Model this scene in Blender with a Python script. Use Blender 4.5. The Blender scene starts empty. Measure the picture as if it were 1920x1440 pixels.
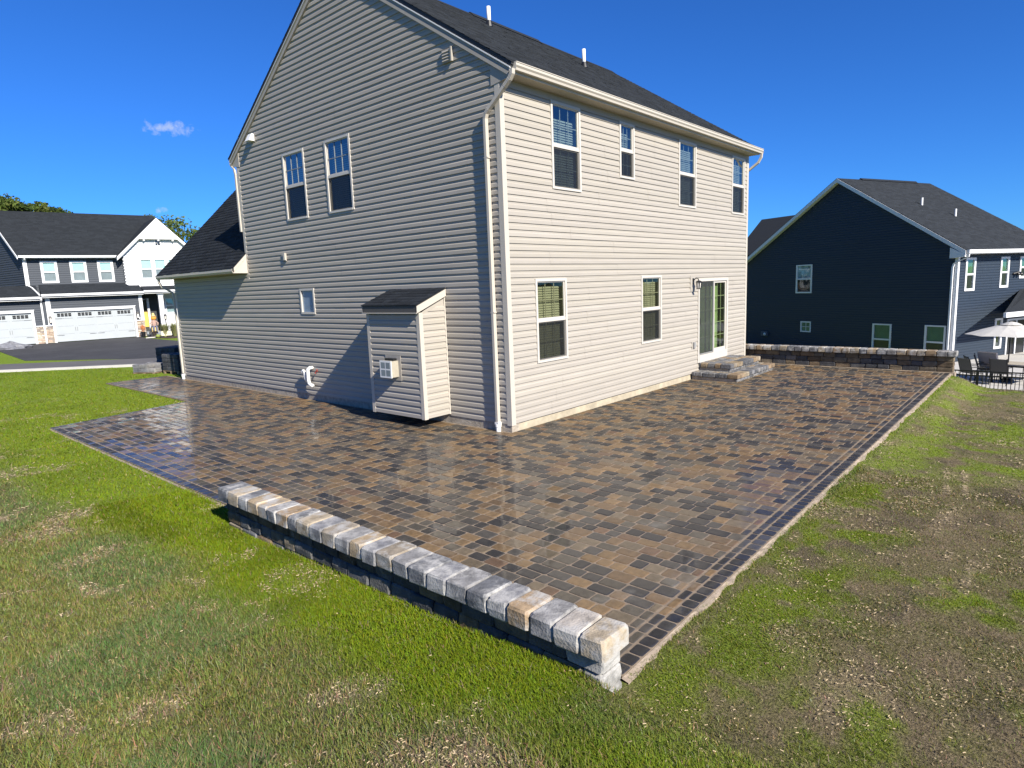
import bpy, math, random
import numpy as np
from mathutils import Matrix, Vector
R = random.Random(7)
NP = np.random.default_rng(11)
SC = bpy.context.scene
COL = SC.collection

# ------------------------------------------------------------------ camera, sky, sun, exposure
cam_d = bpy.data.cameras.new('camera')
cam = bpy.data.objects.new('camera', cam_d)
COL.objects.link(cam)
cam_d.sensor_width = 36.0
cam_d.lens = 22.411
cam_d.clip_start = 0.05
cam_d.clip_end = 3000.0
CAM = Vector((-8.5684, -7.6751, 2.6933))
M3 = Matrix(((0.66040808, 0.14030614, -0.73768242),
             (-0.74994120, 0.07343133, -0.65741619),
             (-0.03807052, 0.98738140, 0.15371600)))
cam.matrix_world = Matrix.Translation(CAM) @ M3.to_4x4()
SC.camera = cam

SUN_TRAVEL = Vector((0.22, 1.0, -0.69)).normalized()
SUN_EL = math.asin(-SUN_TRAVEL.z)
SUN_AZ = math.radians(192.4)
world = bpy.data.worlds.new('World')
SC.world = world
world.use_nodes = True
wn, wl = world.node_tree.nodes, world.node_tree.links
wn.clear()
sky = wn.new('ShaderNodeTexSky'); sky.sky_type = 'NISHITA'
sky.sun_disc = False; sky.sun_elevation = SUN_EL; sky.sun_rotation = SUN_AZ
sky.altitude = 200; sky.air_density = 0.9; sky.dust_density = 0.05; sky.ozone_density = 3.4
hs = wn.new('ShaderNodeHueSaturation'); hs.inputs['Saturation'].default_value = 1.0
bg = wn.new('ShaderNodeBackground'); bg.inputs['Strength'].default_value = 0.054
wo = wn.new('ShaderNodeOutputWorld')
tint = wn.new('ShaderNodeMix'); tint.data_type = 'RGBA'; tint.blend_type = 'MULTIPLY'; tint.inputs['Factor'].default_value = 1
tint.inputs[7].default_value = (.26, .74, 1.50, 1)          # phone white balance: deeper blue
wl.new(sky.outputs[0], tint.inputs[6]); wl.new(tint.outputs[2], hs.inputs['Color'])
# two small fair-weather clouds low over the left houses
tc = wn.new('ShaderNodeTexCoord')
last = hs.outputs['Color']
for (cd, rad, amt, sx, sz) in (((0.3665, 0.9045, 0.2180), 0.040, 0.50, 1.0, 3.4), ((0.352, 0.929, 0.116), 0.011, 0.38, 1.0, 2.2)):
    cd = Vector(cd).normalized()
    right = cd.cross(Vector((0, 0, 1))).normalized(); up = right.cross(cd)
    dots = []
    for ax, sc_ in ((right, sx), (up, sz)):
        d = wn.new('ShaderNodeVectorMath'); d.operation = 'DOT_PRODUCT'; d.inputs[1].default_value = ax
        wl.new(tc.outputs['Generated'], d.inputs[0])
        m = wn.new('ShaderNodeMath'); m.operation = 'MULTIPLY'; m.inputs[1].default_value = sc_ / rad
        wl.new(d.outputs['Value'], m.inputs[0]); dots.append(m)
    cmb = wn.new('ShaderNodeCombineXYZ')
    wl.new(dots[0].outputs[0], cmb.inputs[0]); wl.new(dots[1].outputs[0], cmb.inputs[1])
    ln = wn.new('ShaderNodeVectorMath'); ln.operation = 'LENGTH'; wl.new(cmb.outputs[0], ln.inputs[0])
    nz = wn.new('ShaderNodeTexNoise'); nz.inputs['Scale'].default_value = 90.0 if rad > .02 else 140; nz.inputs['Detail'].default_value = 7; nz.inputs['Roughness'].default_value = .62
    wl.new(tc.outputs['Generated'], nz.inputs['Vector'])
    a = wn.new('ShaderNodeMath'); a.operation = 'MULTIPLY_ADD'; a.inputs[1].default_value = 2.6; a.inputs[2].default_value = -0.55
    wl.new(nz.outputs['Fac'], a.inputs[0])
    b = wn.new('ShaderNodeMath'); b.operation = 'SUBTRACT'; wl.new(a.outputs[0], b.inputs[0]); wl.new(ln.outputs['Value'], b.inputs[1])
    fr = wn.new('ShaderNodeVectorMath'); fr.operation = 'DOT_PRODUCT'; fr.inputs[1].default_value = cd
    wl.new(tc.outputs['Generated'], fr.inputs[0])
    gt = wn.new('ShaderNodeMath'); gt.operation = 'GREATER_THAN'; gt.inputs[1].default_value = 0.5; wl.new(fr.outputs['Value'], gt.inputs[0])
    mr = wn.new('ShaderNodeMapRange'); mr.inputs['From Min'].default_value = 0.0; mr.inputs['From Max'].default_value = 0.7; mr.inputs['To Max'].default_value = amt
    wl.new(b.outputs[0], mr.inputs['Value'])
    mm = wn.new('ShaderNodeMath'); mm.operation = 'MULTIPLY'; wl.new(mr.outputs[0], mm.inputs[0]); wl.new(gt.outputs[0], mm.inputs[1])
    mx = wn.new('ShaderNodeMix'); mx.data_type = 'RGBA'
    wl.new(mm.outputs[0], mx.inputs['Factor']); wl.new(last, mx.inputs[6]); mx.inputs[7].default_value = (7.2, 7.8, 8.6, 1)
    last = mx.outputs[2]
wl.new(last, bg.inputs['Color']); wl.new(bg.outputs[0], wo.inputs[0])

sun_d = bpy.data.lights.new('sun', 'SUN'); sun_d.energy = 5.0; sun_d.angle = math.radians(0.5); sun_d.color = (1.0, 0.935, 0.83)
sun = bpy.data.objects.new('sun', sun_d); COL.objects.link(sun)
sun.rotation_euler = SUN_TRAVEL.to_track_quat('-Z', 'Y').to_euler()
SC.view_settings.view_transform = 'Standard'
SC.view_settings.look = 'None'
SC.view_settings.gamma = 1.0
SC.view_settings.exposure = 0.92
SC.view_settings.use_curve_mapping = False

# ------------------------------------------------------------------ materials
MATS = {}
def mat(name, base, rough=0.6, var=0.12, scale=6.0, bump=0.0, bscale=40.0, spec=0.4, coat=0.0, coat_r=0.1, col=False, stretch=None, metallic=0.0,
        trans=0.0, rvar=0.0, blotch=None):
    """principled material with noise variation; col=True multiplies object colour and the Col attribute"""
    if name in MATS: return MATS[name]
    base = tuple(v * .81 for v in base)
    if blotch: blotch = (tuple(v * .81 for v in blotch[0]),) + tuple(blotch[1:])
    m = bpy.data.materials.new(name); m.use_nodes = True
    n, l = m.node_tree.nodes, m.node_tree.links
    n.clear()
    out = n.new('ShaderNodeOutputMaterial'); p = n.new('ShaderNodeBsdfPrincipled')
    p.inputs['Roughness'].default_value = rough; p.inputs['Specular IOR Level'].default_value = spec; p.inputs['Metallic'].default_value = metallic
    p.inputs['Coat Weight'].default_value = coat; p.inputs['Coat Roughness'].default_value = coat_r
    tcn = n.new('ShaderNodeTexCoord'); vec = tcn.outputs['Object']
    geo = n.new('ShaderNodeNewGeometry')
    vec = geo.outputs['Position']
    if stretch:
        mp = n.new('ShaderNodeMapping'); mp.inputs['Scale'].default_value = stretch; l.new(vec, mp.inputs['Vector']); vec = mp.outputs[0]
    nz = n.new('ShaderNodeTexNoise'); nz.inputs['Scale'].default_value = scale; nz.inputs['Detail'].default_value = 6; nz.inputs['Roughness'].default_value = .6
    l.new(vec, nz.inputs['Vector'])
    mr = n.new('ShaderNodeMapRange'); mr.inputs['From Min'].default_value = .3; mr.inputs['From Max'].default_value = .7
    mr.inputs['To Min'].default_value = 1 - var; mr.inputs['To Max'].default_value = 1 + var
    l.new(nz.outputs['Fac'], mr.inputs['Value'])
    mul = n.new('ShaderNodeMix'); mul.data_type = 'RGBA'; mul.blend_type = 'MULTIPLY'; mul.inputs['Factor'].default_value = 1
    mul.inputs[6].default_value = (*base, 1)
    cur = mul.outputs[2]
    if col:
        oi = n.new('ShaderNodeObjectInfo'); at = n.new('ShaderNodeAttribute'); at.attribute_name = 'Col'
        m2 = n.new('ShaderNodeMix'); m2.data_type = 'RGBA'; m2.blend_type = 'MULTIPLY'; m2.inputs['Factor'].default_value = 1
        l.new(oi.outputs['Color'], m2.inputs[6]); l.new(at.outputs['Color'], m2.inputs[7])
        m3 = n.new('ShaderNodeMix'); m3.data_type = 'RGBA'; m3.blend_type = 'MULTIPLY'; m3.inputs['Factor'].default_value = 1
        m3.inputs[6].default_value = (*base, 1); l.new(m2.outputs[2], m3.inputs[7]); l.new(m3.outputs[2], mul.inputs[6])
    l.new(mr.outputs[0], mul.inputs[7])
    if blotch:
        bcol, bsc, lo, hi, amt = blotch
        bz = n.new('ShaderNodeTexNoise'); bz.inputs['Scale'].default_value = bsc; bz.inputs['Detail'].default_value = 8; bz.inputs['Roughness'].default_value = .65
        l.new(geo.outputs['Position'], bz.inputs['Vector'])
        br = n.new('ShaderNodeMapRange'); br.inputs['From Min'].default_value = lo; br.inputs['From Max'].default_value = hi; br.inputs['To Max'].default_value = amt
        l.new(bz.outputs['Fac'], br.inputs['Value'])
        bm = n.new('ShaderNodeMix'); bm.data_type = 'RGBA'; l.new(br.outputs[0], bm.inputs['Factor']); l.new(cur, bm.inputs[6]); bm.inputs[7].default_value = (*bcol, 1)
        cur = bm.outputs[2]
    l.new(cur, p.inputs['Base Color'])
    if rvar:
        rr = n.new('ShaderNodeMapRange'); rr.inputs['From Min'].default_value = .3; rr.inputs['From Max'].default_value = .7
        rr.inputs['To Min'].default_value = max(0.02, rough - rvar); rr.inputs['To Max'].default_value = rough + rvar
        l.new(nz.outputs['Fac'], rr.inputs['Value']); l.new(rr.outputs[0], p.inputs['Roughness'])
    if bump:
        bz = n.new('ShaderNodeTexNoise'); bz.inputs['Scale'].default_value = bscale; bz.inputs['Detail'].default_value = 5
        l.new(vec, bz.inputs['Vector'])
        bp_ = n.new('ShaderNodeBump'); bp_.inputs['Strength'].default_value = bump; bp_.inputs['Distance'].default_value = 0.01
        l.new(bz.outputs['Fac'], bp_.inputs['Height']); l.new(bp_.outputs[0], p.inputs['Normal'])
    if trans:
        tr = n.new('ShaderNodeBsdfTranslucent'); l.new(cur, tr.inputs['Color'])
        mx = n.new('ShaderNodeMixShader'); mx.inputs[0].default_value = trans
        l.new(p.outputs[0], mx.inputs[1]); l.new(tr.outputs[0], mx.inputs[2]); l.new(mx.outputs[0], out.inputs[0])
    else:
        l.new(p.outputs[0], out.inputs[0])
    MATS[name] = m
    return m

def wet_by_place(m):
    n, l = m.node_tree.nodes, m.node_tree.links; p = next(q for q in n if q.type == 'BSDF_PRINCIPLED')
    geo = n.new('ShaderNodeNewGeometry'); sep = n.new('ShaderNodeSeparateXYZ'); l.new(geo.outputs['Position'], sep.inputs[0])
    nz = n.new('ShaderNodeTexNoise'); nz.inputs['Scale'].default_value = .55; nz.inputs['Detail'].default_value = 4; l.new(geo.outputs['Position'], nz.inputs['Vector'])
    a = n.new('ShaderNodeMath'); a.operation = 'MULTIPLY_ADD'; a.inputs[1].default_value = 6.0; l.new(nz.outputs['Fac'], a.inputs[0]); l.new(sep.outputs['X'], a.inputs[2])
    mr = n.new('ShaderNodeMapRange'); mr.inputs['From Min'].default_value = 0.0; mr.inputs['From Max'].default_value = 4.6; mr.inputs['To Min'].default_value = .62; mr.inputs['To Max'].default_value = .05
    l.new(a.outputs[0], mr.inputs['Value']); l.new(mr.outputs[0], p.inputs['Coat Weight'])
    mq = n.new('ShaderNodeMapRange'); mq.inputs['From Min'].default_value = 0.0; mq.inputs['From Max'].default_value = 4.6; mq.inputs['To Min'].default_value = .05; mq.inputs['To Max'].default_value = .30
    l.new(a.outputs[0], mq.inputs['Value']); l.new(mq.outputs[0], p.inputs['Coat Roughness'])

def glass(name, tint=(.75, .82, .8), boost=1.0, base=0.08, rough=0.01, dark=0.0):
    if name in MATS: return MATS[name]
    m = bpy.data.materials.new(name); m.use_nodes = True
    n, l = m.node_tree.nodes, m.node_tree.links; n.clear()
    out = n.new('ShaderNodeOutputMaterial')
    t = n.new('ShaderNodeBsdfTransparent'); t.inputs[0].default_value = (*tint, 1)
    g = n.new('ShaderNodeBsdfGlossy'); g.inputs['Roughness'].default_value = rough; g.inputs[0].default_value = (.95, 1, 1, 1)
    geo = n.new('ShaderNodeNewGeometry')
    nz = n.new('ShaderNodeTexNoise'); nz.inputs['Scale'].default_value = 1.7; nz.inputs['Detail'].default_value = 1; l.new(geo.outputs['Position'], nz.inputs['Vector'])
    bp_ = n.new('ShaderNodeBump'); bp_.inputs['Strength'].default_value = .12; bp_.inputs['Distance'].default_value = .03
    l.new(nz.outputs['Fac'], bp_.inputs['Height']); l.new(bp_.outputs[0], g.inputs['Normal'])
    f = n.new('ShaderNodeFresnel'); f.inputs[0].default_value = 1.5
    a = n.new('ShaderNodeMath'); a.operation = 'MULTIPLY_ADD'; a.use_clamp = True; a.inputs[1].default_value = 2.0 * boost; a.inputs[2].default_value = base
    l.new(f.outputs[0], a.inputs[0])
    mx = n.new('ShaderNodeMixShader'); l.new(a.outputs[0], mx.inputs[0]); l.new(t.outputs[0], mx.inputs[1]); l.new(g.outputs[0], mx.inputs[2])
    l.new(mx.outputs[0], out.inputs[0]); MATS[name] = m
    return m

def screen_mat(name, colr=(.02, .022, .024), alpha=.6):
    if name in MATS: return MATS[name]
    m = bpy.data.materials.new(name); m.use_nodes = True
    n, l = m.node_tree.nodes, m.node_tree.links; n.clear()
    out = n.new('ShaderNodeOutputMaterial'); t = n.new('ShaderNodeBsdfTransparent'); d = n.new('ShaderNodeBsdfDiffuse'); d.inputs[0].default_value = (*colr, 1)
    mx = n.new('ShaderNodeMixShader'); mx.inputs[0].default_value = alpha
    l.new(t.outputs[0], mx.inputs[1]); l.new(d.outputs[0], mx.inputs[2]); l.new(mx.outputs[0], out.inputs[0]); MATS[name] = m
    return m

M = dict(
    siding=mat('beige_vinyl', (.425, .390, .336), .5, .05, 1.3, .08, 70, .30, stretch=(1, 1, 10), col=True),
    trim=mat('almond_trim', (.56, .515, .44), .45, .02, 3, 0, 40, .35),
    wframe=mat('white_vinyl', (.60, .565, .505), .4, .02, 3),
    white=mat('white_paint', (.80, .80, .79), .45, .03, 3),
    pvc=mat('white_pvc', (.82, .82, .80), .3, .03, 9),
    foundation=mat('pale_concrete', (.46, .40, .29), .9, .22, 4, .6, 30),
    block=mat('grey_block', (.40, .35, .28), .95, .3, 9, 1.0, 40),
    shingle=mat('asphalt_shingle', (.0225, .0265, .0315), .95, .30, 30, .7, 160, .2, col=True),
    dark_metal=mat('dark_drip_edge', (.035, .037, .042), .6, .1, 8),
    black=mat('black_metal', (.015, .015, .016), .4, .1, 8),
    interior=mat('dim_room', (.10, .095, .08), .9, .1, 3),
    blind=mat('blind_slat', (.66, .64, .55), .6, .05, 5),
    curtain=mat('pale_curtain', (.50, .58, .38), .8, .1, 5),
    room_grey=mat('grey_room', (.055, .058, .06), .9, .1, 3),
    red=mat('red_brass', (.35, .06, .04), .5, .1, 9),
    sand=mat('joint_sand', (.245, .19, .135), .95, .25, 14, .3, 120),
    paver=mat('wet_paver', (.92, .86, .78), .62, .25, 16, .35, 90, .14, .62, .085, col=True, rvar=.12, blotch=((.42, .41, .38), 1.3, .60, .80, .30)),
    stone=mat('tumbled_stone', (1, 1, 1), .9, .40, 9, .6, 60, .25, col=True, blotch=((.50, .49, .465), 4.4, .47, .60, .85)),
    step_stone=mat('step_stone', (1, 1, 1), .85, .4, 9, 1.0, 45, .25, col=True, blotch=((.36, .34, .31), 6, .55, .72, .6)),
    stone_plain=mat('plain_stone', (1, 1, 1), .75, .35, 7, 1.0, 45, .3, col=True),
    edge=mat('edge_concrete', (.34, .275, .21), .95, .3, 8, .8, 40),
    asphalt=mat('asphalt', (.040, .040, .043), .9, .18, 2.0, .4, 90, blotch=((.085, .085, .088), .35, .45, .7, .6)),
    road=mat('road_asphalt', (.125, .12, .118), .92, .12, .8, .4, 60),
    concrete=mat('concrete', (.50, .48, .44), .9, .12, 2.0, .3, 50),
    slab=mat('bright_concrete', (.55, .53, .49), .9, .08, 1.5),
    charcoal=mat('charcoal_siding', (.054, .064, .080), .6, .06, 3, .1, 30, stretch=(1, 1, 10)),
    navy=mat('navy_siding', (.022, .035, .055), .55, .06, 3, .1, 30, stretch=(1, 1, 10)),
    brightwhite=mat('bright_white', (.82, .83, .84), .5, .03, 3),
    garage=mat('garage_door_white', (.43, .465, .48), .5, .03, 2),
    veneer=mat('ledge_stone', (1, 1, 1), .9, .25, 9, .6, 40, col=True),
    teal=mat('pale_teal_shade', (.42, .68, .66), .8, .08, 4),
    greyglass=mat('grey_shade', (.22, .26, .27), .5, .15, 2),
    canvas=mat('white_canvas', (.78, .76, .70), .8, .05, 4, trans=.25),
    taupe=mat('taupe_sling', (.11, .105, .095), .8, .1, 20),
    tabletop=mat('stone_tabletop', (.40, .36, .30), .6, .12, 12),
    grillcover=mat('black_cover', (.02, .02, .022), .6, .15, 6),
    plastic_wrap=mat('pale_wrap', (.45, .47, .46), .35, .25, 5, .5, 12),
    tarp=mat('grey_tarp', (.20, .205, .225), .5, .3, 6, .8, 8),
    yellow=mat('yellow_door', (.75, .52, .12), .5, .05, 4),
    orange=mat('orange_decor', (.80, .34, .05), .7, .2, 12),
    mum=mat('orange_mum', (.70, .22, .05), .8, .2, 20, trans=.2),
    denim=mat('denim', (.16, .17, .24), .9, .2, 14),
    flannel=mat('plaid_cloth', (.45, .30, .24), .9, .3, 14),
    straw_hat=mat('straw_hat', (.72, .55, .24), .9, .1, 12),
    gourd=mat('green_gourd', (.22, .26, .05), .6, .3, 8),
    mulch=mat('dark_mulch', (.055, .035, .028), .95, .4, 20, 1, 30),
    bluestone=mat('bluestone', (.26, .29, .32), .8, .15, 6),
    cream=mat('cream_sign', (.72, .66, .48), .7, .05, 5),
    ink=mat('sign_ink', (.22, .19, .14), .8, .05, 5),
    bark=mat('bark', (.11, .085, .065), .95, .3, 12, 1, 20),
    leaf=mat('leaf', (1, 1, 1), .7, .25, 2.5, 0, 40, .15, col=True, trans=.3),
    grass=mat('grass_blade', (1, 1, 1), .65, .12, 3, 0, 40, .2, col=True, trans=.30),
    strawm=mat('straw', (1, 1, 1), .9, .15, 30, col=True),
    lampglass=mat('frosted_glass', (.75, .72, .65), .3, .05, 5),
)
wet_by_place(M['paver'])
GL = glass('window_glass', tint=(.50, .60, .62), boost=.8, base=.07)
GLL = glass('window_glass_low', tint=(.52, .55, .45), boost=.5, base=.02)
GLG = glass('window_glass_low_e', tint=(.55, .62, .62), boost=.9, base=.08)
GLC = glass('window_glass_clear', tint=(.9, .93, .95), boost=.25, base=.02)
GLD = glass('door_glass', tint=(.58, .68, .50), boost=.5, base=.03)
SCR = screen_mat('insect_screen')
SCRG = screen_mat('door_screen', (.055, .06, .06), .62)

# ------------------------------------------------------------------ helpers
def frame(origin, s, o):
    """local axes: s along the wall, o outwards, z up"""
    s = Vector(s).normalized(); o = Vector(o).normalized(); z = Vector((0, 0, 1))
    m = Matrix((s, o, z)).transposed().to_4x4(); m.translation = Vector(origin)
    return m
I4 = Matrix.Identity(4)

class MB:
    def __init__(s, T=None):
        s.v = []; s.f = []; s.c = []; s.T = T or I4; s.flip = s.T.to_3x3().determinant() < 0
    def add(s, vs, fs, col=(1, 1, 1)):
        b = len(s.v)
        for p in vs: s.v.append(tuple(s.T @ Vector(p)))
        for f in fs: s.f.append([b + i for i in (reversed(f) if s.flip else f)])
        s.c.extend([col] * len(vs))
        return s
    def box(s, x0, x1, y0, y1, z0, z1, col=(1, 1, 1)):
        v = [(x0, y0, z0), (x1, y0, z0), (x1, y1, z0), (x0, y1, z0), (x0, y0, z1), (x1, y0, z1), (x1, y1, z1), (x0, y1, z1)]
        return s.add(v, [(0, 3, 2, 1), (4, 5, 6, 7), (0, 1, 5, 4), (1, 2, 6, 5), (2, 3, 7, 6), (3, 0, 4, 7)], col)
    def quad(s, a, b, c, d, col=(1, 1, 1)): return s.add([a, b, c, d], [(0, 1, 2, 3)], col)
    def hexa(s, b, t, col=(1, 1, 1)):
        n = len(b)
        return s.add(list(b) + list(t), [tuple(reversed(range(n))), tuple(range(n, 2 * n))] + [(i, (i + 1) % n, n + (i + 1) % n, n + i) for i in range(n)], col)
    def extrude(s, prof, x0, x1, cap=True, col=(1, 1, 1)):
        """profile [(o,z)] closed, extruded along local x from x0 to x1"""
        return s.hexa([(x0, a, b) for a, b in prof], [(x1, a, b) for a, b in prof], col)
    def tube(s, path, r, n=10, cap=True, col=(1, 1, 1)):
        path = [Vector(p) for p in path]; rs = r if isinstance(r, (list, tuple)) else [r] * len(path)
        vs = []; prev = None
        for i, p in enumerate(path):
            d = (path[min(i + 1, len(path) - 1)] - path[max(i - 1, 0)]).normalized()
            if prev is None:
                u = d.orthogonal().normalized()
            else:
                u = (prev - d * prev.dot(d)).normalized()
            prev = u; w = d.cross(u)
            for k in range(n):
                a = 2 * math.pi * k / n
                vs.append(p + (u * math.cos(a) + w * math.sin(a)) * rs[i])
        fs = []
        for i in range(len(path) - 1):
            for k in range(n):
                fs.append((i * n + k, i * n + (k + 1) % n, (i + 1) * n + (k + 1) % n, (i + 1) * n + k))
        if cap: fs += [tuple(reversed(range(n))), tuple(range((len(path) - 1) * n, len(path) * n))]
        return s.add(vs, fs, col)
    def rtube(s, path, w, d, side, col=(1, 1, 1)):
        """rectangular pipe along path; side = axis of width w"""
        path = [Vector(p) for p in path]; side = Vector(side).normalized(); vs = []
        for i, p in enumerate(path):
            t = (path[min(i + 1, len(path) - 1)] - path[max(i - 1, 0)]).normalized()
            q = side.cross(t).normalized()
            for a, b in ((-1, -1), (1, -1), (1, 1), (-1, 1)): vs.append(p + side * a * w / 2 + q * b * d / 2)
        fs = [(i * 4 + k, i * 4 + (k + 1) % 4, i * 4 + 4 + (k + 1) % 4, i * 4 + 4 + k) for i in range(len(path) - 1) for k in range(4)]
        fs += [(3, 2, 1, 0), tuple(range(len(vs) - 4, len(vs)))]
        return s.add(vs, fs, col)
    def ball(s, c, rx, ry=None, rz=None, n=10, m=6, col=(1, 1, 1)):
        ry = ry or rx; rz = rz or rx; vs = [(c[0], c[1], c[2] - rz)]
        for i in range(1, m):
            t = math.pi * i / m
            for k in range(n):
                a = 2 * math.pi * k / n
                vs.append((c[0] + rx * math.sin(t) * math.cos(a), c[1] + ry * math.sin(t) * math.sin(a), c[2] - rz * math.cos(t)))
        vs.append((c[0], c[1], c[2] + rz)); fs = []
        for k in range(n): fs.append((0, 1 + (k + 1) % n, 1 + k))
        for i in range(m - 2):
            for k in range(n): fs.append((1 + i * n + k, 1 + i * n + (k + 1) % n, 1 + (i + 1) * n + (k + 1) % n, 1 + (i + 1) * n + k))
        for k in range(n): fs.append((1 + (m - 2) * n + k, 1 + (m - 2) * n + (k + 1) % n, len(vs) - 1))
        return s.add(vs, fs, col)
    def mesh(s, name, m, smooth=False):
        if m and 'glass' in m.name and m.name.startswith(('window', 'door')): s.f = [list(reversed(f)) for f in s.f]
        me = bpy.data.meshes.new(name); me.from_pydata(s.v, [], s.f)
        a = me.color_attributes.new('Col', 'FLOAT_COLOR', 'POINT')
        a.data.foreach_set('color', np.array([(*c, 1) for c in s.c], dtype=np.float32).ravel())
        if smooth: me.polygons.foreach_set('use_smooth', [True] * len(me.polygons))
        if m: me.materials.append(m)
        me.update()
        return me
    def build(s, name, m, parent=None, kind=None, smooth=False):
        return link(name, s.mesh(name, m, smooth), parent, kind)

def link(name, me, parent=None, kind=None):
    o = bpy.data.objects.new(name, me); COL.objects.link(o)
    if parent: o.parent = parent
    if kind: o['kind'] = kind
    return o
def thing(name, label, cat, loc=(0, 0, 0), rz=0, group=None):
    o = bpy.data.objects.new(name, None); COL.objects.link(o)
    o.location = loc; o.rotation_euler = (0, 0, rz); o.empty_display_size = .2
    tag(o, label, cat, group)
    return o
def tag(o, label, cat, group=None):
    o['label'] = label; o['category'] = cat
    if group: o['group'] = group
    return o
def copy_tree(o, parent=None):
    c = o.copy(); COL.objects.link(c); c.parent = parent
    for ch in list(o.children): copy_tree(ch, c)
    return c
def npmesh(name, V, F, cols, m, parent=None, kind=None):
    """V (n,3) float, F (m,k) int equal-sized faces, cols (n,3)"""
    me = bpy.data.meshes.new(name); k = F.shape[1]
    me.vertices.add(len(V)); me.vertices.foreach_set('co', np.ascontiguousarray(V, dtype=np.float32).ravel())
    me.loops.add(F.size); me.loops.foreach_set('vertex_index', np.ascontiguousarray(F, dtype=np.int32).ravel())
    me.polygons.add(len(F)); me.polygons.foreach_set('loop_start', np.arange(0, F.size, k, dtype=np.int32))
    me.polygons.foreach_set('loop_total', np.full(len(F), k, dtype=np.int32))
    a = me.color_attributes.new('Col', 'FLOAT_COLOR', 'POINT')
    c4 = np.ones((len(V), 4), np.float32); c4[:, :3] = cols; a.data.foreach_set('color', c4.ravel())
    me.materials.append(m); me.update(calc_edges=True)
    return link(name, me, parent, kind)

# value noise on numpy arrays
TAB = NP.random((256, 256)).astype(np.float32)
def vnoise(x, y, s):
    x = np.asarray(x) * s + 57.3; y = np.asarray(y) * s + 31.7
    xi = np.floor(x).astype(int); yi = np.floor(y).astype(int); fx = x - xi; fy = y - yi
    fx = fx * fx * (3 - 2 * fx); fy = fy * fy * (3 - 2 * fy); g = lambda i, j: TAB[(xi + i) & 255, (yi + j) & 255]
    return (g(0, 0) * (1 - fx) + g(1, 0) * fx) * (1 - fy) + (g(0, 1) * (1 - fx) + g(1, 1) * fx) * fy
def fbm(x, y, s, o=4):
    t = 0; a = .5; n = 0
    for i in range(o): t = t + a * vnoise(x + 13 * i, y - 7 * i, s * 2 ** i); n += a; a *= .55
    return t / n
def sstep(a, b, x): t = np.clip((np.asarray(x) - a) / (b - a), 0, 1); return t * t * (3 - 2 * t)

# ------------------------------------------------------------------ terrain
XE = -5.10                                        # left edge of the paving
def yR(x): return -5.50 + .0115 * (np.asarray(x) + 5.1)    # right edge of the paving
def ground_z(x, y):
    x = np.asarray(x, float); y = np.asarray(y, float)
    z = np.full(np.broadcast(x, y).shape, -.035)
    right = sstep(-5.3, -6.2, y)
    z = z - .27 * np.clip((x + 2) / 12.6, 0, 1) * right
    slope = np.clip((x - 11.0) / 5.8, 0, 1)
    z = z - 1.62 * slope * sstep(70, 40, y) * sstep(400, 120, x)
    z = z + (.060 * sstep(-.8, -2.4, y) + .100 * np.exp(-((y + 5.35) / 1.05) ** 2)) * sstep(-5.34, -5.42, x) * sstep(-8.0, -5.9, x) * sstep(-8, -6, y)
    s = (x + 5.4) * -.85 + (y + 5.5) * -.52
    z = z + .80 * sstep(.1, 4.2, s) * sstep(14, 5, np.hypot(x + 8.6, y + 7.7))
    z = z + .05 * (fbm(x, y, .22, 3) - .5) * sstep(.6, 2.5, np.hypot(np.maximum(XE - x, 0), np.maximum(yR(x) - y, 0)))
    return z

def axis(fine0, fine1, step, far):
    a = list(np.arange(fine0, fine1 + 1e-6, step)); d = step; p = fine1
    while p < far: d *= 1.35; p += d; a.append(p)
    d = step; p = fine0; b = []
    while p > -far: d *= 1.35; p -= d; b.append(p)
    return np.array(b[::-1] + a)
def in_patio(x, y, m=0.0):
    ytop = np.where(x < -1.9, 8.97 + (x + 5.06) * .231, 16.2)
    return ((x > XE - m) & (x < 0) & (y > yR(x) - m) & (y < ytop + m)) | ((x >= 0) & (x < 11.3) & (y > yR(x) - m) & (y < .5))
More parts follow.
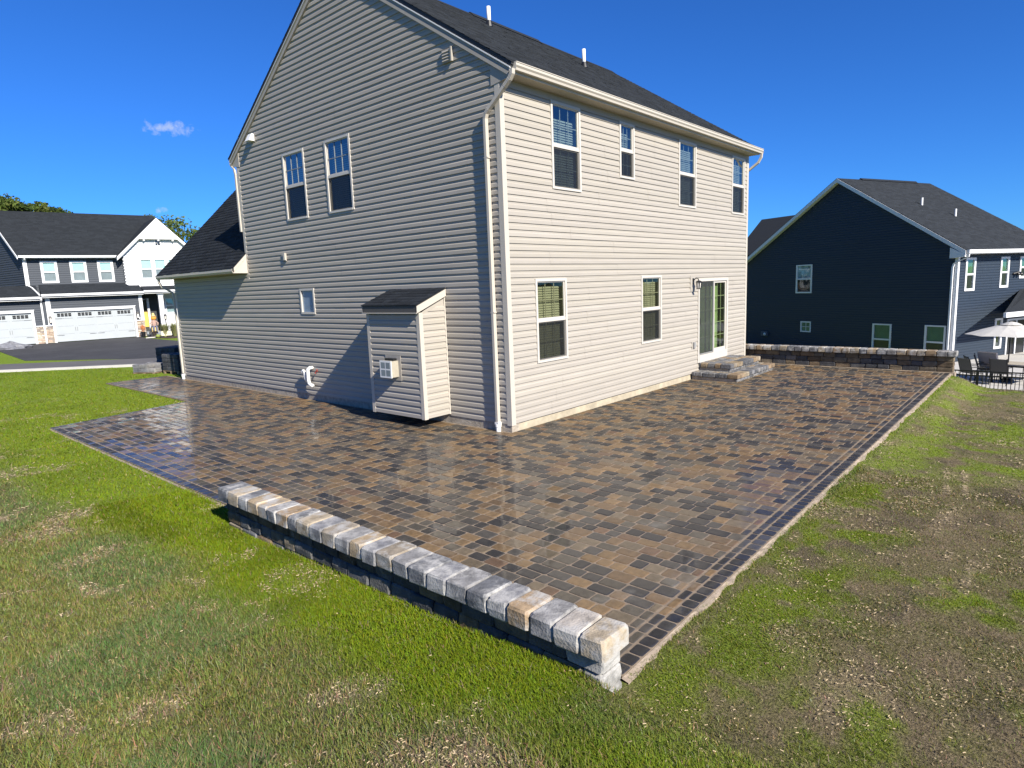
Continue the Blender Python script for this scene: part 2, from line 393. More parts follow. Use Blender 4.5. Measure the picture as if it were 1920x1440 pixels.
# how green / how strawy the lawn is
def dist_edge(x, y):
    dl = np.where((y > -5.6), XE - .35 - x, 99)          # left of the paving / wall
    return dl
def lawn_maps(x, y):
    x = np.asarray(x, float); y = np.asarray(y, float)
    right = sstep(-5.35, -5.75, y) * sstep(-6.3, -5.0, x + .35 * (y + 5.5))
    n1 = fbm(x, y, .55, 4); n2 = fbm(x + 40, y + 9, 1.6, 4); n3 = fbm(x - 20, y + 33, 3.5, 3)
    d = XE - .3 - x + 1.0 * (fbm(x, y + 50, .8, 3) - .5)
    band = sstep(1.35, .55, d) * (1 - right)
    far = sstep(3.0, 8.0, y + 1.2 * (n1 - .5) * 4) * (x < 8)          # young bright turf towards the street
    lime = np.clip(np.maximum(band, far * .95), 0, 1) * (1 - right)
    brk_ = sstep(.36, .56, fbm(x + 5, y - 8, 4.2, 4))
    lime = np.maximum(lime, right * sstep(.51, .61, n1) * .9 * brk_)
    lime = np.maximum(lime, right * sstep(1.0, .25, (-5.62 - y) / .9 + 1.6 * (n1 - .5)) * .8 * sstep(.44, .60, fbm(x - 9, y + 4, 2.6, 4)))
    lime = np.maximum(lime, right * sstep(1.4, .4, np.hypot((x - 3.8) / 2.6, (y + 6.4) / .8) + .9 * (n2 - .5)) * .9 * brk_)
    lime = np.maximum(lime, right * sstep(1.3, .5, np.hypot((x + 3.1) / 1.1, (y + 6.15) / .35) + .9 * (n2 - .5)) * .85 * brk_)
    lime = np.maximum(lime, right * sstep(1.2, .4, np.hypot((x + 4.9) / .9, (y + 6.9) / .5) + 1.2 * (n2 - .5)) * .8 * brk_)
    green = np.where(right > .5, .10 + .50 * sstep(.46, .60, .45 * n1 + .55 * n2) * sstep(.34, .56, n3), .95 - .50 * sstep(.62, .70, n2) - .25 * sstep(.60, .72, n3))
    green = np.clip(np.maximum(green, lime * (.95 - .7 * sstep(.60, .72, n2))), 0.02, 1)
    straw = np.clip(sstep(.62, .70, n2) * .85 * sstep(.3, .55, n3) + .16 * right * sstep(.5, .65, n3) + .03, 0, 1) * (1 - .75 * lime * sstep(.62, .5, n2)) * (1 - .45 * right)
    soil = np.clip(sstep(.56, .66, fbm(x + 71, y + 3, .9, 4)) * (1 - lime), 0, 1)
    # raked straw rows in the thin turf
    for (ax, ay, bx, by) in ((1.963, -6.44, .575, -6.63), (1.94, -6.65, .54, -6.83), (-1.44, -6.91, -2.51, -6.93), (-1.585, -7.115, -2.36, -7.12)):
        t = np.clip(((x - ax) * (bx - ax) + (y - ay) * (by - ay)) / ((bx - ax) ** 2 + (by - ay) ** 2), 0, 1)
        dd = np.hypot(x - ax - t * (bx - ax), y - ay - t * (by - ay))
        straw = np.maximum(straw, sstep(.05, .02, dd) * (vnoise(x, y, 6) > .25))
        green = green * (1 - .8 * sstep(.05, .02, dd))
    for (px, py, rx, ry) in ((-5.75, -2.35, .42, .5), (-7.3, -3.3, .34, .22), (-6.76, .1, .45, .25), (-6.25, -5.05, .30, .14), (-7.9, -2.9, .34, .2), (-4.2, -6.75, .6, .35), (-.3, -6.75, .8, .15), (-6.5, -4.2, .35, .3)):
        dd = np.hypot((x - px) / rx, (y - py) / ry) + .9 * (n3 - .5)
        dd = dd + 1.1 * (n2 - .5); k = sstep(.95, .45, dd); straw = np.maximum(straw, k * .85 * sstep(.25, .5, n3)); green = green * (1 - .5 * k)
    return green, lime, straw, soil, right

gx = axis(-13, 13.5, .09, 900); gy = axis(-11, 24, .09, 900)
GX, GY = np.meshgrid(gx, gy, indexing='ij'); GZ = ground_z(GX, GY)
V = np.stack([GX.ravel(), GY.ravel(), GZ.ravel()], 1)
ii, jj = np.meshgrid(np.arange(len(gx) - 1), np.arange(len(gy) - 1), indexing='ij'); w = len(gy)
F = np.stack([(ii * w + jj).ravel(), ((ii + 1) * w + jj).ravel(), ((ii + 1) * w + jj + 1).ravel(), (ii * w + jj + 1).ravel()], 1)
g, li, st, so, rt = lawn_maps(V[:, 0], V[:, 1])
def mix(a, b, t): return np.asarray(a) * (1 - t[:, None]) + np.asarray(b) * t[:, None]
c_ = mix(np.where(rt[:, None] > .5, (.172, .130, .080), (.120, .108, .062)), np.array((.075, .056, .042)), so * (.35 + .65 * rt))
mot = fbm(V[:, 0] + 2, V[:, 1], 3.2, 4)
c_ = mix(c_, (.085, .066, .047), rt * sstep(.52, .66, mot) * .75)
c_ = mix(c_, (.110, .108, .036), rt * sstep(.50, .40, mot) * .45)
c_ = mix(c_, (.115, .14, .035), np.clip(g * 1.0, 0, 1) * .8)
c_ = mix(c_, (.165, .245, .010), li * .8)
c_ = mix(c_, (.34, .27, .165), st * (.62 - .15 * rt) * (1 - .6 * li))
fardist = sstep(14, 30, np.hypot(V[:, 0] + 8, V[:, 1] + 7))
c_ = mix(c_, (.135, .215, .012), fardist * .85 * (V[:, 0] < 10.5))
c_ = mix(c_, (.055, .068, .030), sstep(45, 80, np.hypot(V[:, 0] + 8, V[:, 1] + 7)))
def lawn_material():
    m = bpy.data.materials.new('lawn_soil'); m.use_nodes = True
    n, l = m.node_tree.nodes, m.node_tree.links; p = n['Principled BSDF']; p.inputs['Roughness'].default_value = .95; p.inputs['Specular IOR Level'].default_value = .1
    at = n.new('ShaderNodeAttribute'); at.attribute_name = 'Col'
    geo = n.new('ShaderNodeNewGeometry')
    n1 = n.new('ShaderNodeTexNoise'); n1.inputs['Scale'].default_value = 55; n1.inputs['Detail'].default_value = 6; n1.inputs['Roughness'].default_value = .75; l.new(geo.outputs['Position'], n1.inputs['Vector'])
    r1 = n.new('ShaderNodeMapRange'); r1.inputs['From Min'].default_value = .32; r1.inputs['From Max'].default_value = .68; r1.inputs['To Min'].default_value = .15; r1.inputs['To Max'].default_value = 1.9; l.new(n1.outputs['Fac'], r1.inputs['Value'])
    mu = n.new('ShaderNodeMix'); mu.data_type = 'RGBA'; mu.blend_type = 'MULTIPLY'; mu.inputs['Factor'].default_value = 1; l.new(at.outputs['Color'], mu.inputs[6]); l.new(r1.outputs[0], mu.inputs[7])
    n2 = n.new('ShaderNodeTexNoise'); n2.inputs['Scale'].default_value = 26; n2.inputs['Detail'].default_value = 8; n2.inputs['Roughness'].default_value = .8; l.new(geo.outputs['Position'], n2.inputs['Vector'])
    r2 = n.new('ShaderNodeMapRange'); r2.inputs['From Min'].default_value = .53; r2.inputs['From Max'].default_value = .60; r2.inputs['To Max'].default_value = .62; l.new(n2.outputs['Fac'], r2.inputs['Value'])
    m2 = n.new('ShaderNodeMix'); m2.data_type = 'RGBA'; l.new(r2.outputs[0], m2.inputs['Factor']); l.new(mu.outputs[2], m2.inputs[6]); m2.inputs[7].default_value = (.30, .24, .155, 1)
    l.new(m2.outputs[2], p.inputs['Base Color'])
    b = n.new('ShaderNodeBump'); b.inputs['Strength'].default_value = 1; b.inputs['Distance'].default_value = .03; l.new(n1.outputs['Fac'], b.inputs['Height']); l.new(b.outputs[0], p.inputs['Normal'])
    return m
lawn = npmesh('lawn', V, F, c_, lawn_material(), None, 'structure')

# ------------------------------------------------------------------ siding, shingles, windows: shared builders
CH = .1214
PROF = [(.003, 0.0), (.0210, 0.0), (.0185, .50), (.0040, .67), (.0040, 1.0)]
def clip_profile(prof, za, zb):
    out = []
    for i in range(len(prof) - 1):
        (o0, z0), (o1, z1) = prof[i], prof[i + 1]
        if z1 == z0:
            if za <= z0 <= zb: out += [(o0, z0), (o1, z1)]
            continue
        a, b = max(z0, za), min(z1, zb)
        if b <= a: continue
        f = lambda z: o0 + (o1 - o0) * (z - z0) / (z1 - z0)
        for q in ((f(a), a), (f(b), b)):
            if not out or abs(out[-1][0] - q[0]) + abs(out[-1][1] - q[1]) > 1e-6: out.append(q)
    return out
def siding(T, lo, hi, z0, z1, openings, m, parent, seam=3.7, joined=False, name='siding_board', course=CH):
    """courses of dutch-lap board between lo(z) and hi(z), cut round openings (s0,s1,z0,z1)"""
    k = 0; z = z0; big = MB(T) if joined else None; rows = []; pieces = {}
    while z < z1 - .004:
        zt = min(z + course, z1); pieces = {}
        prof = [(o, z + q * course) for o, q in PROF]
        cuts = sorted({z, zt} | {v for op in openings for v in op[2:] if z + 1e-4 < v < zt - 1e-4})
        sm = R.uniform(0, seam) if k % 2 == 0 else sm
        for a, b in zip(cuts, cuts[1:]):
            pr = clip_profile(prof, a, b)
            if len(pr) < 2: continue
            mid = (a + b) / 2; gaps = sorted([(op[0], op[1]) for op in openings if op[2] < mid < op[3]])
            segs = []; cur = -1e9
            for g0, g1 in gaps: segs.append((cur, g0)); cur = max(cur, g1)
            segs.append((cur, 1e9))
            for sa, sb in segs:
                A, B = max(sa, lo(mid)), min(sb, hi(mid))
                if B - A < .01: continue
                if joined: mb = big
                else:
                    key = next((q for q in pieces if q[0] < B - .02 and q[1] > A + .02), None)
                    if key is None: key = (A, B); pieces[key] = MB(T)
                    mb = pieces[key]
                brk = [A]; q = math.floor(A / seam) * seam + sm
                while q < B:
                    if A + .3 < q < B - .3: brk.append(q)
                    q += seam
                brk.append(B)
                for bi, (p0, p1) in enumerate(zip(brk, brk[1:])):
                    off = .0026 * (bi % 2); vs = []
                    for o, zz in pr:
                        l_ = p0 if p0 != A else max(sa, lo(zz)); h_ = p1 if p1 != B else min(sb, hi(zz))
                        vs += [(l_ - (.012 if bi % 2 and p0 != A else 0), o + off, zz), (h_ + (.012 if bi % 2 and p1 != B else 0), o + off, zz)]
                    mb.add(vs, [(2 * i, 2 * i + 1, 2 * i + 3, 2 * i + 2) for i in range(len(pr) - 1)])
        if not joined:
            for q in pieces.values():
                o_ = q.build(name, m, parent); rows.append(o_); k_ = R.uniform(.955, 1.03); o_.color = (k_, k_, k_ * R.uniform(.985, 1.01), 1)
        z = zt; k += 1
    if joined: return big.build('siding', m, parent, 'stuff')
    return rows
def backing(mb, s0, s1, z0, z1, openings, o=0.0):
    """flat sheathing with holes"""
    xs = sorted({s0, s1} | {v for op in openings for v in op[:2]}); zs = sorted({z0, z1} | {v for op in openings for v in op[2:]})
    for a, b in zip(xs, xs[1:]):
        for c, d in zip(zs, zs[1:]):
            if any(op[0] <= (a + b) / 2 <= op[1] and op[2] <= (c + d) / 2 <= op[3] for op in openings): continue
            mb.quad((a, o, c), (b, o, c), (b, o, d), (a, o, d))
def shingles(T, s0, s1, length, parent, name='shingles', course=.14, tab=.30, lim=None, tone=1.0, spread=.25):
    """roof plane: local x along eave, y up the slope, z off the surface. many overlapping tabs in one part"""
    V_ = []; F_ = []; C_ = []; n = int(math.ceil(length / course))
    for r in range(n):
        y0 = r * course; y1 = min(y0 + course * 1.15, length); x = s0 - R.uniform(0, tab)
        a0, a1 = (s0, s1) if lim is None else lim(y0 + course * .5)
        x = min(x, a0 - R.uniform(0, tab))
        while x < a1:
            w_ = tab * R.uniform(.55, 1.3); xa, xb = max(x, a0), min(x + w_, a1); x += w_
            if xb - xa < .01: continue
            t = R.uniform(.006, .014); c = tone * (1 + R.uniform(-spread, spread)); c = (c, c, c * 1.02); b = len(V_)
            V_ += [(xa + .002, y0, t), (xb - .002, y0, t), (xb - .002, y1, .002), (xa + .002, y1, .002), (xa + .002, y0, -.002), (xb - .002, y0, -.002)]
            F_ += [(b, b + 1, b + 2, b + 3), (b + 4, b + 5, b + 1, b)]; C_ += [c] * 6
    V4 = np.array(V_); MT = np.array(T); V4 = V4 @ MT[:3, :3].T + MT[:3, 3]
    return npmesh(name, V4, np.array(F_), np.array(C_), M['shingle'], parent, 'stuff')
def slope_frame(eave, along, up):
    """frame of a roof plane from an eave point, the eave direction and the up-slope direction"""
    a = Vector(along).normalized(); u = Vector(up).normalized(); n = a.cross(u)
    if n.z < 0: n = -n
    m = Matrix((a, u, n)).transposed().to_4x4(); m.translation = Vector(eave); return m

def window(parent, T, s0, s1, z0, z1, gl=None, blind=1.0, blind_top=.12, screen=True, grid=True, split=.5, bmat=None, muntin_low=True, inner=None, front=False):
    gl = gl or GL; f = MB(T); b = .052; zm = z0 + (z1 - z0) * split
    f.box(s0, s0 + b, -.02, .036, z0, z1); f.box(s1 - b, s1, -.02, .036, z0, z1)
    f.box(s0 + b, s1 - b, -.02, .038, z1 - b, z1); f.box(s0 + b, s1 - b, -.02, .042, z0, z0 + b * .85)
    f.box(s0 + b, s1 - b, -.02, .024, zm - .026, zm + .026)
    # sash stiles
    for (za, zb, oo) in ((zm + .026, z1 - b, .012), (z0 + b * .85, zm - .026, .002)):
        f.box(s0 + b, s0 + b + .028, -.02, oo, za, zb); f.box(s1 - b - .028, s1 - b, -.02, oo, za, zb)
        f.box(s0 + b + .028, s1 - b - .028, -.02, oo, za, za + .026); f.box(s0 + b + .028, s1 - b - .028, -.02, oo, zb - .022, zb)
    wf = f.build('window', M['wframe'], parent)
    ia, ib = s0 + b + .028, s1 - b - .028
    p = MB(T).quad((ia, -.004, zm + .05), (ib, -.004, zm + .05), (ib, -.004, z1 - b - .022), (ia, -.004, z1 - b - .022)); p.build('upper_pane', gl, wf)
    p = MB(T).quad((ia, -.012, z0 + b), (ib, -.012, z0 + b), (ib, -.012, zm - .04), (ia, -.012, zm - .04)); p.build('lower_pane', gl, wf)
    if screen:
        p = MB(T).quad((s0 + b + .006, .014, z0 + b), (ib + .02, .014, z0 + b), (ib + .02, .014, zm - .03), (s0 + b + .006, .014, zm - .03)); p.build('insect_screen', SCR, wf)
    if grid:
        mg = MB(T); go_ = .0275 if front else 0
        for (za, zb, on) in ((zm + .05, z1 - b - .022, True), (z0 + b, zm - .05, muntin_low)):
            if not on: continue
            for i in (1, 2):
                x = ia + (ib - ia) * i / 3; mg.box(x - .009, x + .009, -.030 + go_, -.020 + go_, za, zb)
            zz = (za + zb) / 2; mg.box(ia, ib, -.031 + go_, -.021 + go_, zz - .009, zz + .009)
        mg.build('muntin_grid', mat('dim_muntin', (.26, .30, .33), .5) if front else M['wframe'], wf)
    rc = MB(T); d = -.30
    rc.quad((ia, d, z0), (ib, d, z0), (ib, d, z1), (ia, d, z1))
    rc.quad((ia, -.02, z0), (ia, d, z0), (ia, d, z1), (ia, -.02, z1)); rc.quad((ib, -.02, z0), (ib, d, z0), (ib, d, z1), (ib, -.02, z1))
    rc.quad((ia, -.02, z0), (ib, -.02, z0), (ib, d, z0), (ia, d, z0)); rc.quad((ia, -.02, z1), (ib, -.02, z1), (ib, d, z1), (ia, d, z1))
    rc.build('window_recess', inner or M['interior'], wf)
    if blind > 0:
        bl = MB(T); zz = z1 - b - blind_top; zb = z1 - (z1 - z0) * blind
        while zz > zb:
            bl.add([(ia + .02, -.085, zz - .040), (ib - .02, -.085, zz - .040), (ib - .02, -.105, zz), (ia + .02, -.105, zz)], [(0, 1, 2, 3)]); zz -= .046
        bl.build('blind', bmat or M['blind'], wf)
    return wf

# ------------------------------------------------------------------ the beige house
house = thing('house', 'two-storey beige vinyl-sided house with grey shingle roof standing on the brick-paved patio', 'house')
L, D1, D2 = 10.95, 9.52, 14.55
Z0 = .15
TR = frame((0, 0, 0), (1, 0, 0), (0, -1, 0))                # rear wall: s = x, outwards = -y
TG = frame((0, 0, 0), (0, 1, 0), (-1, 0, 0))                # gable wall: s = y, outwards = -x
EZ, SL = 6.36, .655                                        # roof plane: z = EZ + SL*(y+.33)
RY = 4.76; RZ = EZ + SL * (RY + .33)
# foundation
fm = MB(); fm.box(.015, L - .02, .015, .16, -.3, Z0 + .02); fm.build('foundation', M['foundation'], house)
fm = MB(); fm.box(-.006, .2, -.003, D2 - .015, -.3, Z0 + .02); fm.build('foundation', M['block'], house)
# openings
rear_w = [(1.390, 2.334, 4.469, 6.067), (3.783, 4.398, 4.897, 6.067), (6.511, 7.468, 4.469, 6.067), (9.746, 10.665, 4.469, 6.067), (.776, 1.750, 1.196, 2.786), (4.657, 5.618, 1.196, 2.786)]
door_o = (7.629, 9.557, .40, 2.664)
gab_w = [(6.205, 7.167, 4.455, 6.044), (4.357, 5.327, 4.455, 6.044)]
small_o = (6.255, 6.895, 2.168, 2.795)
ro = rear_w + [door_o]; go = gab_w + [small_o]
mb = MB(TR); backing(mb, .01, L - .01, Z0, 6.33, ro); rear_wall = mb.build('rear_wall', M['siding'], house)
mb = MB(TG); backing(mb, .01, D1 - .01, Z0, 6.2, go)
mb.add([(.01, 0, 6.2), (D1 - .01, 0, 6.2), (RY, 0, RZ - .1)], [(0, 1, 2)])
backing(mb, D1 - .01, D2 - .01, Z0, 3.35, []); gable_wall = mb.build('gable_wall', M['siding'], house)
mb = MB(); mb.quad((L - .011, .011, Z0), (L - .011, D1 - .011, Z0), (L - .011, D1 - .011, 6.2), (L - .011, .011, 6.2))
mb.add([(L - .011, .011, 6.2), (L - .011, D1 - .011, 6.2), (L - .011, RY, RZ - .1)], [(0, 1, 2)])
mb.quad((.011, D1 - .011, Z0), (L - .011, D1 - .011, Z0), (L - .011, D1 - .011, 6.3), (.011, D1 - .011, 6.3)); mb.build('front_walls', M['siding'], house)
siding(TR, lambda z: .085, lambda z: L - .085, Z0, 6.19, ro, M['siding'], rear_wall)
rk = .20
def g_lo(z): return max(.085, (z + rk - EZ) / SL - .33) if z > 6.0 else .085
def g_hi(z):
    if z < 3.3: return D2 - .085
    return min(D1 - .085, 2 * RY - ((z + rk - EZ) / SL - .33)) if z > 6.0 else D1 - .085
siding(TG, g_lo, g_hi, Z0, RZ - .28, go + [(1.61, 3.27, .1, 2.66)], M['siding'], gable_wall)
# corner posts
def corner(x, y, z0, z1, sx, sy, w=.092, t=.022):
    c = MB(); xa, xb = (x - t, x + w) if sx > 0 else (x - w, x + t); ya, yb = (y - t, y + w) if sy > 0 else (y - w, y + t)
    pts = [(x - t * sx, y - t * sy), (x + w * sx, y - t * sy), (x + w * sx, y + .004 * sy), (x + .004 * sx, y + .004 * sy), (x + .004 * sx, y + w * sy), (x - t * sx, y + w * sy)]
    c.hexa([(a, b, z0) for a, b in pts], [(a, b, z1) for a, b in pts]); return c.build('corner_post', M['trim'], house)
corner(0, 0, Z0 - .03, 6.2, 1, 1); corner(L, 0, Z0 - .03, 6.2, -1, 1); corner(0, D1, 3.1, 6.2, 1, -1); corner(0, D2, Z0 - .03, 3.3, 1, -1)
# main roof: deck, shingles, ridge cap
XO0, XO1 = -.055, L + .10
rd_ = MB(); th = .05
for sg in (0, 1):
    f_ = lambda y: y if not sg else 2 * RY - y
    a = [(XO0, f_(-.35), EZ - SL * .02 - th), (XO1, f_(-.35), EZ - SL * .02 - th), (XO1, RY, RZ - th), (XO0, RY, RZ - th)]
    rd_.hexa(a, [(x, y, z + th - .012) for x, y, z in a])
roof = rd_.build('roof', M['dark_metal'], house)
sl_len = math.hypot(RY + .36, SL * (RY + .36))
shingles(slope_frame((0, -.36, EZ - SL * .03 - .008), (1, 0, 0), (0, 1, SL)), XO0 - .02, XO1 + .02, sl_len, roof)
shingles(slope_frame((0, 2 * RY + .36, EZ - SL * .03 - .008), (1, 0, 0), (0, -1, SL)), XO0 - .02, XO1 + .02, sl_len, roof)
rc = MB(); rc.hexa([(4.28, RY - .17, RZ - .09), (7.1, RY - .17, RZ - .09), (7.1, RY + .17, RZ - .09), (4.28, RY + .17, RZ - .09)], [(4.28, RY - .02, RZ + .045), (7.1, RY - .02, RZ + .045), (7.1, RY + .02, RZ + .045), (4.28, RY + .02, RZ + .045)]); rc.build('ridge_vent', M['shingle'], roof)
for xa, xb in ((XO0 - .02, 4.279), (7.101, XO1 + .02)):
    rc = MB(); rc.hexa([(xa, RY - .14, RZ - .085), (xb, RY - .14, RZ - .085), (xb, RY + .14, RZ - .085), (xa, RY + .14, RZ - .085)], [(xa, RY - .01, RZ + .018), (xb, RY - .01, RZ + .018), (xb, RY + .01, RZ + .018), (xa, RY + .01, RZ + .018)])
    rc.build('ridge_cap', M['shingle'], roof)
# rake boards on the gable (both slopes)
def rake(side, dz0, dz1, o0, o1, m, ya=-.33, yb=None):
    mb = MB(TG); yb = yb or RY; f_ = (lambda y: y) if side == 0 else (lambda y: 2 * RY - y)
    zz = lambda y: EZ + SL * (y + .33)
    b = [(f_(ya), o0, zz(ya) + dz0), (f_(yb), o0, zz(yb) + dz0), (f_(yb), o0, zz(yb) + dz1), (f_(ya), o0, zz(ya) + dz1)]
    mb.hexa(b, [(x, o1, z) for x, _, z in b]); return mb
for side in (0, 1):
    rake(side, -.255, -.190, .004, .058, None, -.27).build('rake_board', M['siding'], house)
    rake(side, -.190, -.115, .004, .034, None, -.30).build('rake_board', M['siding'], house)
    rake(side, -.118, -.096, .030, .070, None, -.32).build('drip_edge', M['white'], house)
    rake(side, -.100, -.052, .002, .056, None, -.33).build('rake_edge', M['dark_metal'], house)
# eave returns at the gable corners
for s_ in (0, 1):
    f_ = (lambda y: y) if s_ == 0 else (lambda y: 2 * RY - y)
    mb = MB(TG); b = [(f_(.16), 0.004, 6.075), (f_(.16), .004, 6.39), (f_(-.285), .004, 6.12), (f_(-.285), .004, 6.085)]
    if s_ == 0: b = [(.16, .004, 6.07), (-.285, .004, 6.13), (-.285, .004, 6.16), (.16, .004, 6.42)]
    else: b = [(f_(.16), .004, 6.07), (f_(-.285), .004, 6.13), (f_(-.285), .004, 6.16), (f_(.16), .004, 6.42)]
    mb.hexa(b, [(x, .030, z) for x, _, z in b]); mb.build('eave_return', M['siding'], house)
# soffit, fascia, gutter
mb = MB(); mb.box(-.0, L + .03, -.285, .0, 6.185, 6.20); mb.build('soffit', mat('tan_soffit', (.40, .36, .28), .7, .04, 3, stretch=(8, 1, 1)), house)
mb = MB(); mb.box(0, L, -.020, .0, 6.06, 6.185); mb.build('frieze_board', M['siding'], house)
mb = MB(); mb.box(XO0, XO1, -.300, -.285, 6.185, 6.36); mb.build('fascia', M['trim'], house)
GP = [(.300, 6.225), (.372, 6.225), (.380, 6.262), (.404, 6.290), (.404, 6.330), (.414, 6.334), (.414, 6.346), (.396, 6.346), (.396, 6.300), (.366, 6.275), (.360, 6.240), (.300, 6.240)]
mb = MB(TR); mb.extrude(GP, .0, L + .14); gut = mb.build('gutter', M['trim'], house)
mb = MB(); mb.box(-.002, .0, -.404, -.300, 6.226, 6.345); mb.box(L + .14, L + .142, -.404, -.3, 6.226, 6.345); mb.build('gutter_end_cap', M['trim'], gut)
mb = MB(); mb.extrude([(2 * RY * -1 - .300, 6.225), (-2 * RY - .41, 6.225), (-2 * RY - .41, 6.345), (-2 * RY - .30, 6.345)], .0, L)
mb.v = [(x, -y, z) for x, y, z in mb.v]; mb.build('gutter', M['trim'], house)
# downspouts
def downspout(path, side, boot=None, w=.075, d=.055):
    mb = MB(); mb.rtube(path, w, d, side); o = mb.build('downspout', M['trim'], house)
    if boot:
        x, y = boot; b = MB(); b.tube([(x, y, .14), (x, y, .085)], .060, 10); b.tube([(x, y, .1), (x, y, -.02)], .050, 10); b.box(x - .047, x + .047, y - .045, y + .045, .12, .175); b.build('downspout_boot', M['pvc'], o)
    return o
def elbow_ribs(o, pts, side, w=.079, d=.060):
    mb = MB()
    for a, b in zip(pts, pts[1:]):
        a, b = Vector(a), Vector(b); n = max(2, int((b - a).length / .016))
        for i in range(n):
            p = a.lerp(b, i / n); q = a.lerp(b, (i + .45) / n); mb.rtube([p, q], w, d, side)
    return mb.build('elbow_rib', M['trim'], o)
dp = [(-.05, -.36, 6.23), (-.05, -.355, 6.16), (-.056, -.30, 6.08), (-.06, -.18, 5.985), (-.06, .20, 5.70), (-.06, .265, 5.645), (-.06, .29, 5.56), (-.06, .29, .16)]
o = downspout(dp, (1, 0, 0), (-.06, .29))
elbow_ribs(o, [dp[1], dp[2], dp[3]], (1, 0, 0)); elbow_ribs(o, [dp[4], dp[5], dp[6]], (1, 0, 0))
mb = MB()
for z in (4.9, 2.2): mb.box(-.096, -.012, .245, .335, z, z + .02)
mb.build('downspout_strap', M['trim'], o)
downspout([(L + .11, -.36, 6.23), (L + .11, -.35, 6.12), (L + .10, -.27, 5.98), (L + .075, .02, 5.78), (L + .07, .09, 5.70), (L + .07, .10, 5.5), (L + .07, .10, .05)], (1, 0, 0))
downspout([(-.02, 9.86, 6.23), (-.025, 9.80, 6.15), (-.03, 9.66, 6.06), (-.03, 9.61, 5.9), (-.03, 9.60, 4.4)], (0, 1, 0), None, .06, .05)
# windows
for i, (a, b, c, d) in enumerate(rear_w):
    if i < 4: window(house, TR, a, b, c, d, GL, blind=[.98, .55, .97, .96][i], blind_top=.22 if i == 0 else .14, inner=M['room_grey'])
    else: window(house, TR, a, b, c, d, GLL, blind=.97, blind_top=.10)
for (a, b, c, d) in gab_w: window(house, TG, a, b, c, d, GLG, blind=.97, blind_top=.08, inner=M['room_grey'], muntin_low=False, front=True)
def fixed_window(parent, T, s0, s1, z0, z1, fm_, gl, back, b=.05, cross=False):
    f = MB(T); f.box(s0, s0 + b, -.02, .036, z0, z1); f.box(s1 - b, s1, -.02, .036, z0, z1); f.box(s0 + b, s1 - b, -.02, .036, z1 - b, z1); f.box(s0 + b, s1 - b, -.02, .04, z0, z0 + b)
    if cross: x = (s0 + s1) / 2; z = (z0 + z1) / 2; f.box(x - .012, x + .012, -.015, .004, z0 + b, z1 - b); f.box(s0 + b, s1 - b, -.014, .005, z - .012, z + .012)
    w_ = f.build('window', fm_, parent)
    MB(T).quad((s0 + b, .0, z0 + b), (s1 - b, .0, z0 + b), (s1 - b, .0, z1 - b), (s0 + b, .0, z1 - b)).build('pane', gl, w_)
    MB(T).quad((s0 + b, -.018, z0 + b), (s1 - b, -.018, z0 + b), (s1 - b, -.018, z1 - b), (s0 + b, -.018, z1 - b)).build('shade', back, w_)
    return w_
fixed_window(house, TG, *small_o, M['wframe'], GLC, mat('pale_shade', (.46, .58, .72), .6, .15, 2), .05)
# patio door
a, b, c, d = door_o
mb = MB(TR); mb.box(a, a + .07, -.02, .040, c, d); mb.box(b - .085, b, -.02, .040, c, d); mb.box(a + .07, b - .085, -.02, .042, d - .075, d); mb.box(a + .07, b - .085, -.02, .050, c, .60)
mid = (a + b) / 2 + .06
mb.box(mid - .035, mid + .035, -.02, .018, .60, d - .075); mb.box(mid + .035, b - .085, -.02, .008, .60, .70); mb.box(mid + .035, b - .085, -.02, .008, d - .13, d - .075); mb.box(b - .135, b - .085, -.02, .008, .70, d - .13)
pd = mb.build('patio_door', M['wframe'], house)
MB(TR).quad((a + .07, .022, .61), (mid - .10, .022, .61), (mid - .10, .022, d - .08), (a + .07, .022, d - .08)).build('screen_panel', SCRG, pd)
mb = MB(TR); mb.box(mid - .10, mid - .037, .012, .032, .605, d - .078); mb.box(a + .071, mid - .101, .012, .031, .605, .64); mb.build('screen_rail', mat('grey_rail', (.24, .24, .23), .5), pd)
MB(TR).quad((mid + .035, -.006, .70), (b - .135, -.006, .70), (b - .135, -.006, d - .13), (mid + .035, -.006, d - .13)).build('pane', GLD, pd)
MB(TR).quad((a + .07, -.01, .605), (mid - .036, -.01, .605), (mid - .036, -.01, d - .08), (a + .07, -.01, d - .08)).build('pane', GLD, pd)
mb = MB(TR)
for x0_, x1_ in ((a + .12, mid - .08), (mid + .035, b - .135)):
    for i in (1, 2): x = x0_ + (x1_ - x0_) * i / 3; mb.box(x - .008, x + .008, -.030, -.020, .70, d - .13)
    for i in range(1, 5): z = .70 + (d - .13 - .70) * i / 5; mb.box(x0_, x1_, -.031, -.0205, z - .009, z + .009)
mb.build('muntin_grid', M['wframe'], pd)
mb = MB(TR); n = 60; xs = [a + .1 + (b - .32 - a - .1) * i / n for i in range(n + 1)]
for i in range(n):
    if .43 < i / n < .5: continue
    q0 = -.13 + .03 * math.sin(i * 1.15) + .012 * math.sin(i * 2.7); q1 = -.13 + .03 * math.sin((i + 1) * 1.15) + .012 * math.sin((i + 1) * 2.7)
    mb.quad((xs[i], q0, .62), (xs[i + 1], q1, .62), (xs[i + 1], q1, d - .22), (xs[i], q0, d - .22))
mb.build('curtain', M['curtain'], pd)
mb = MB(TR)
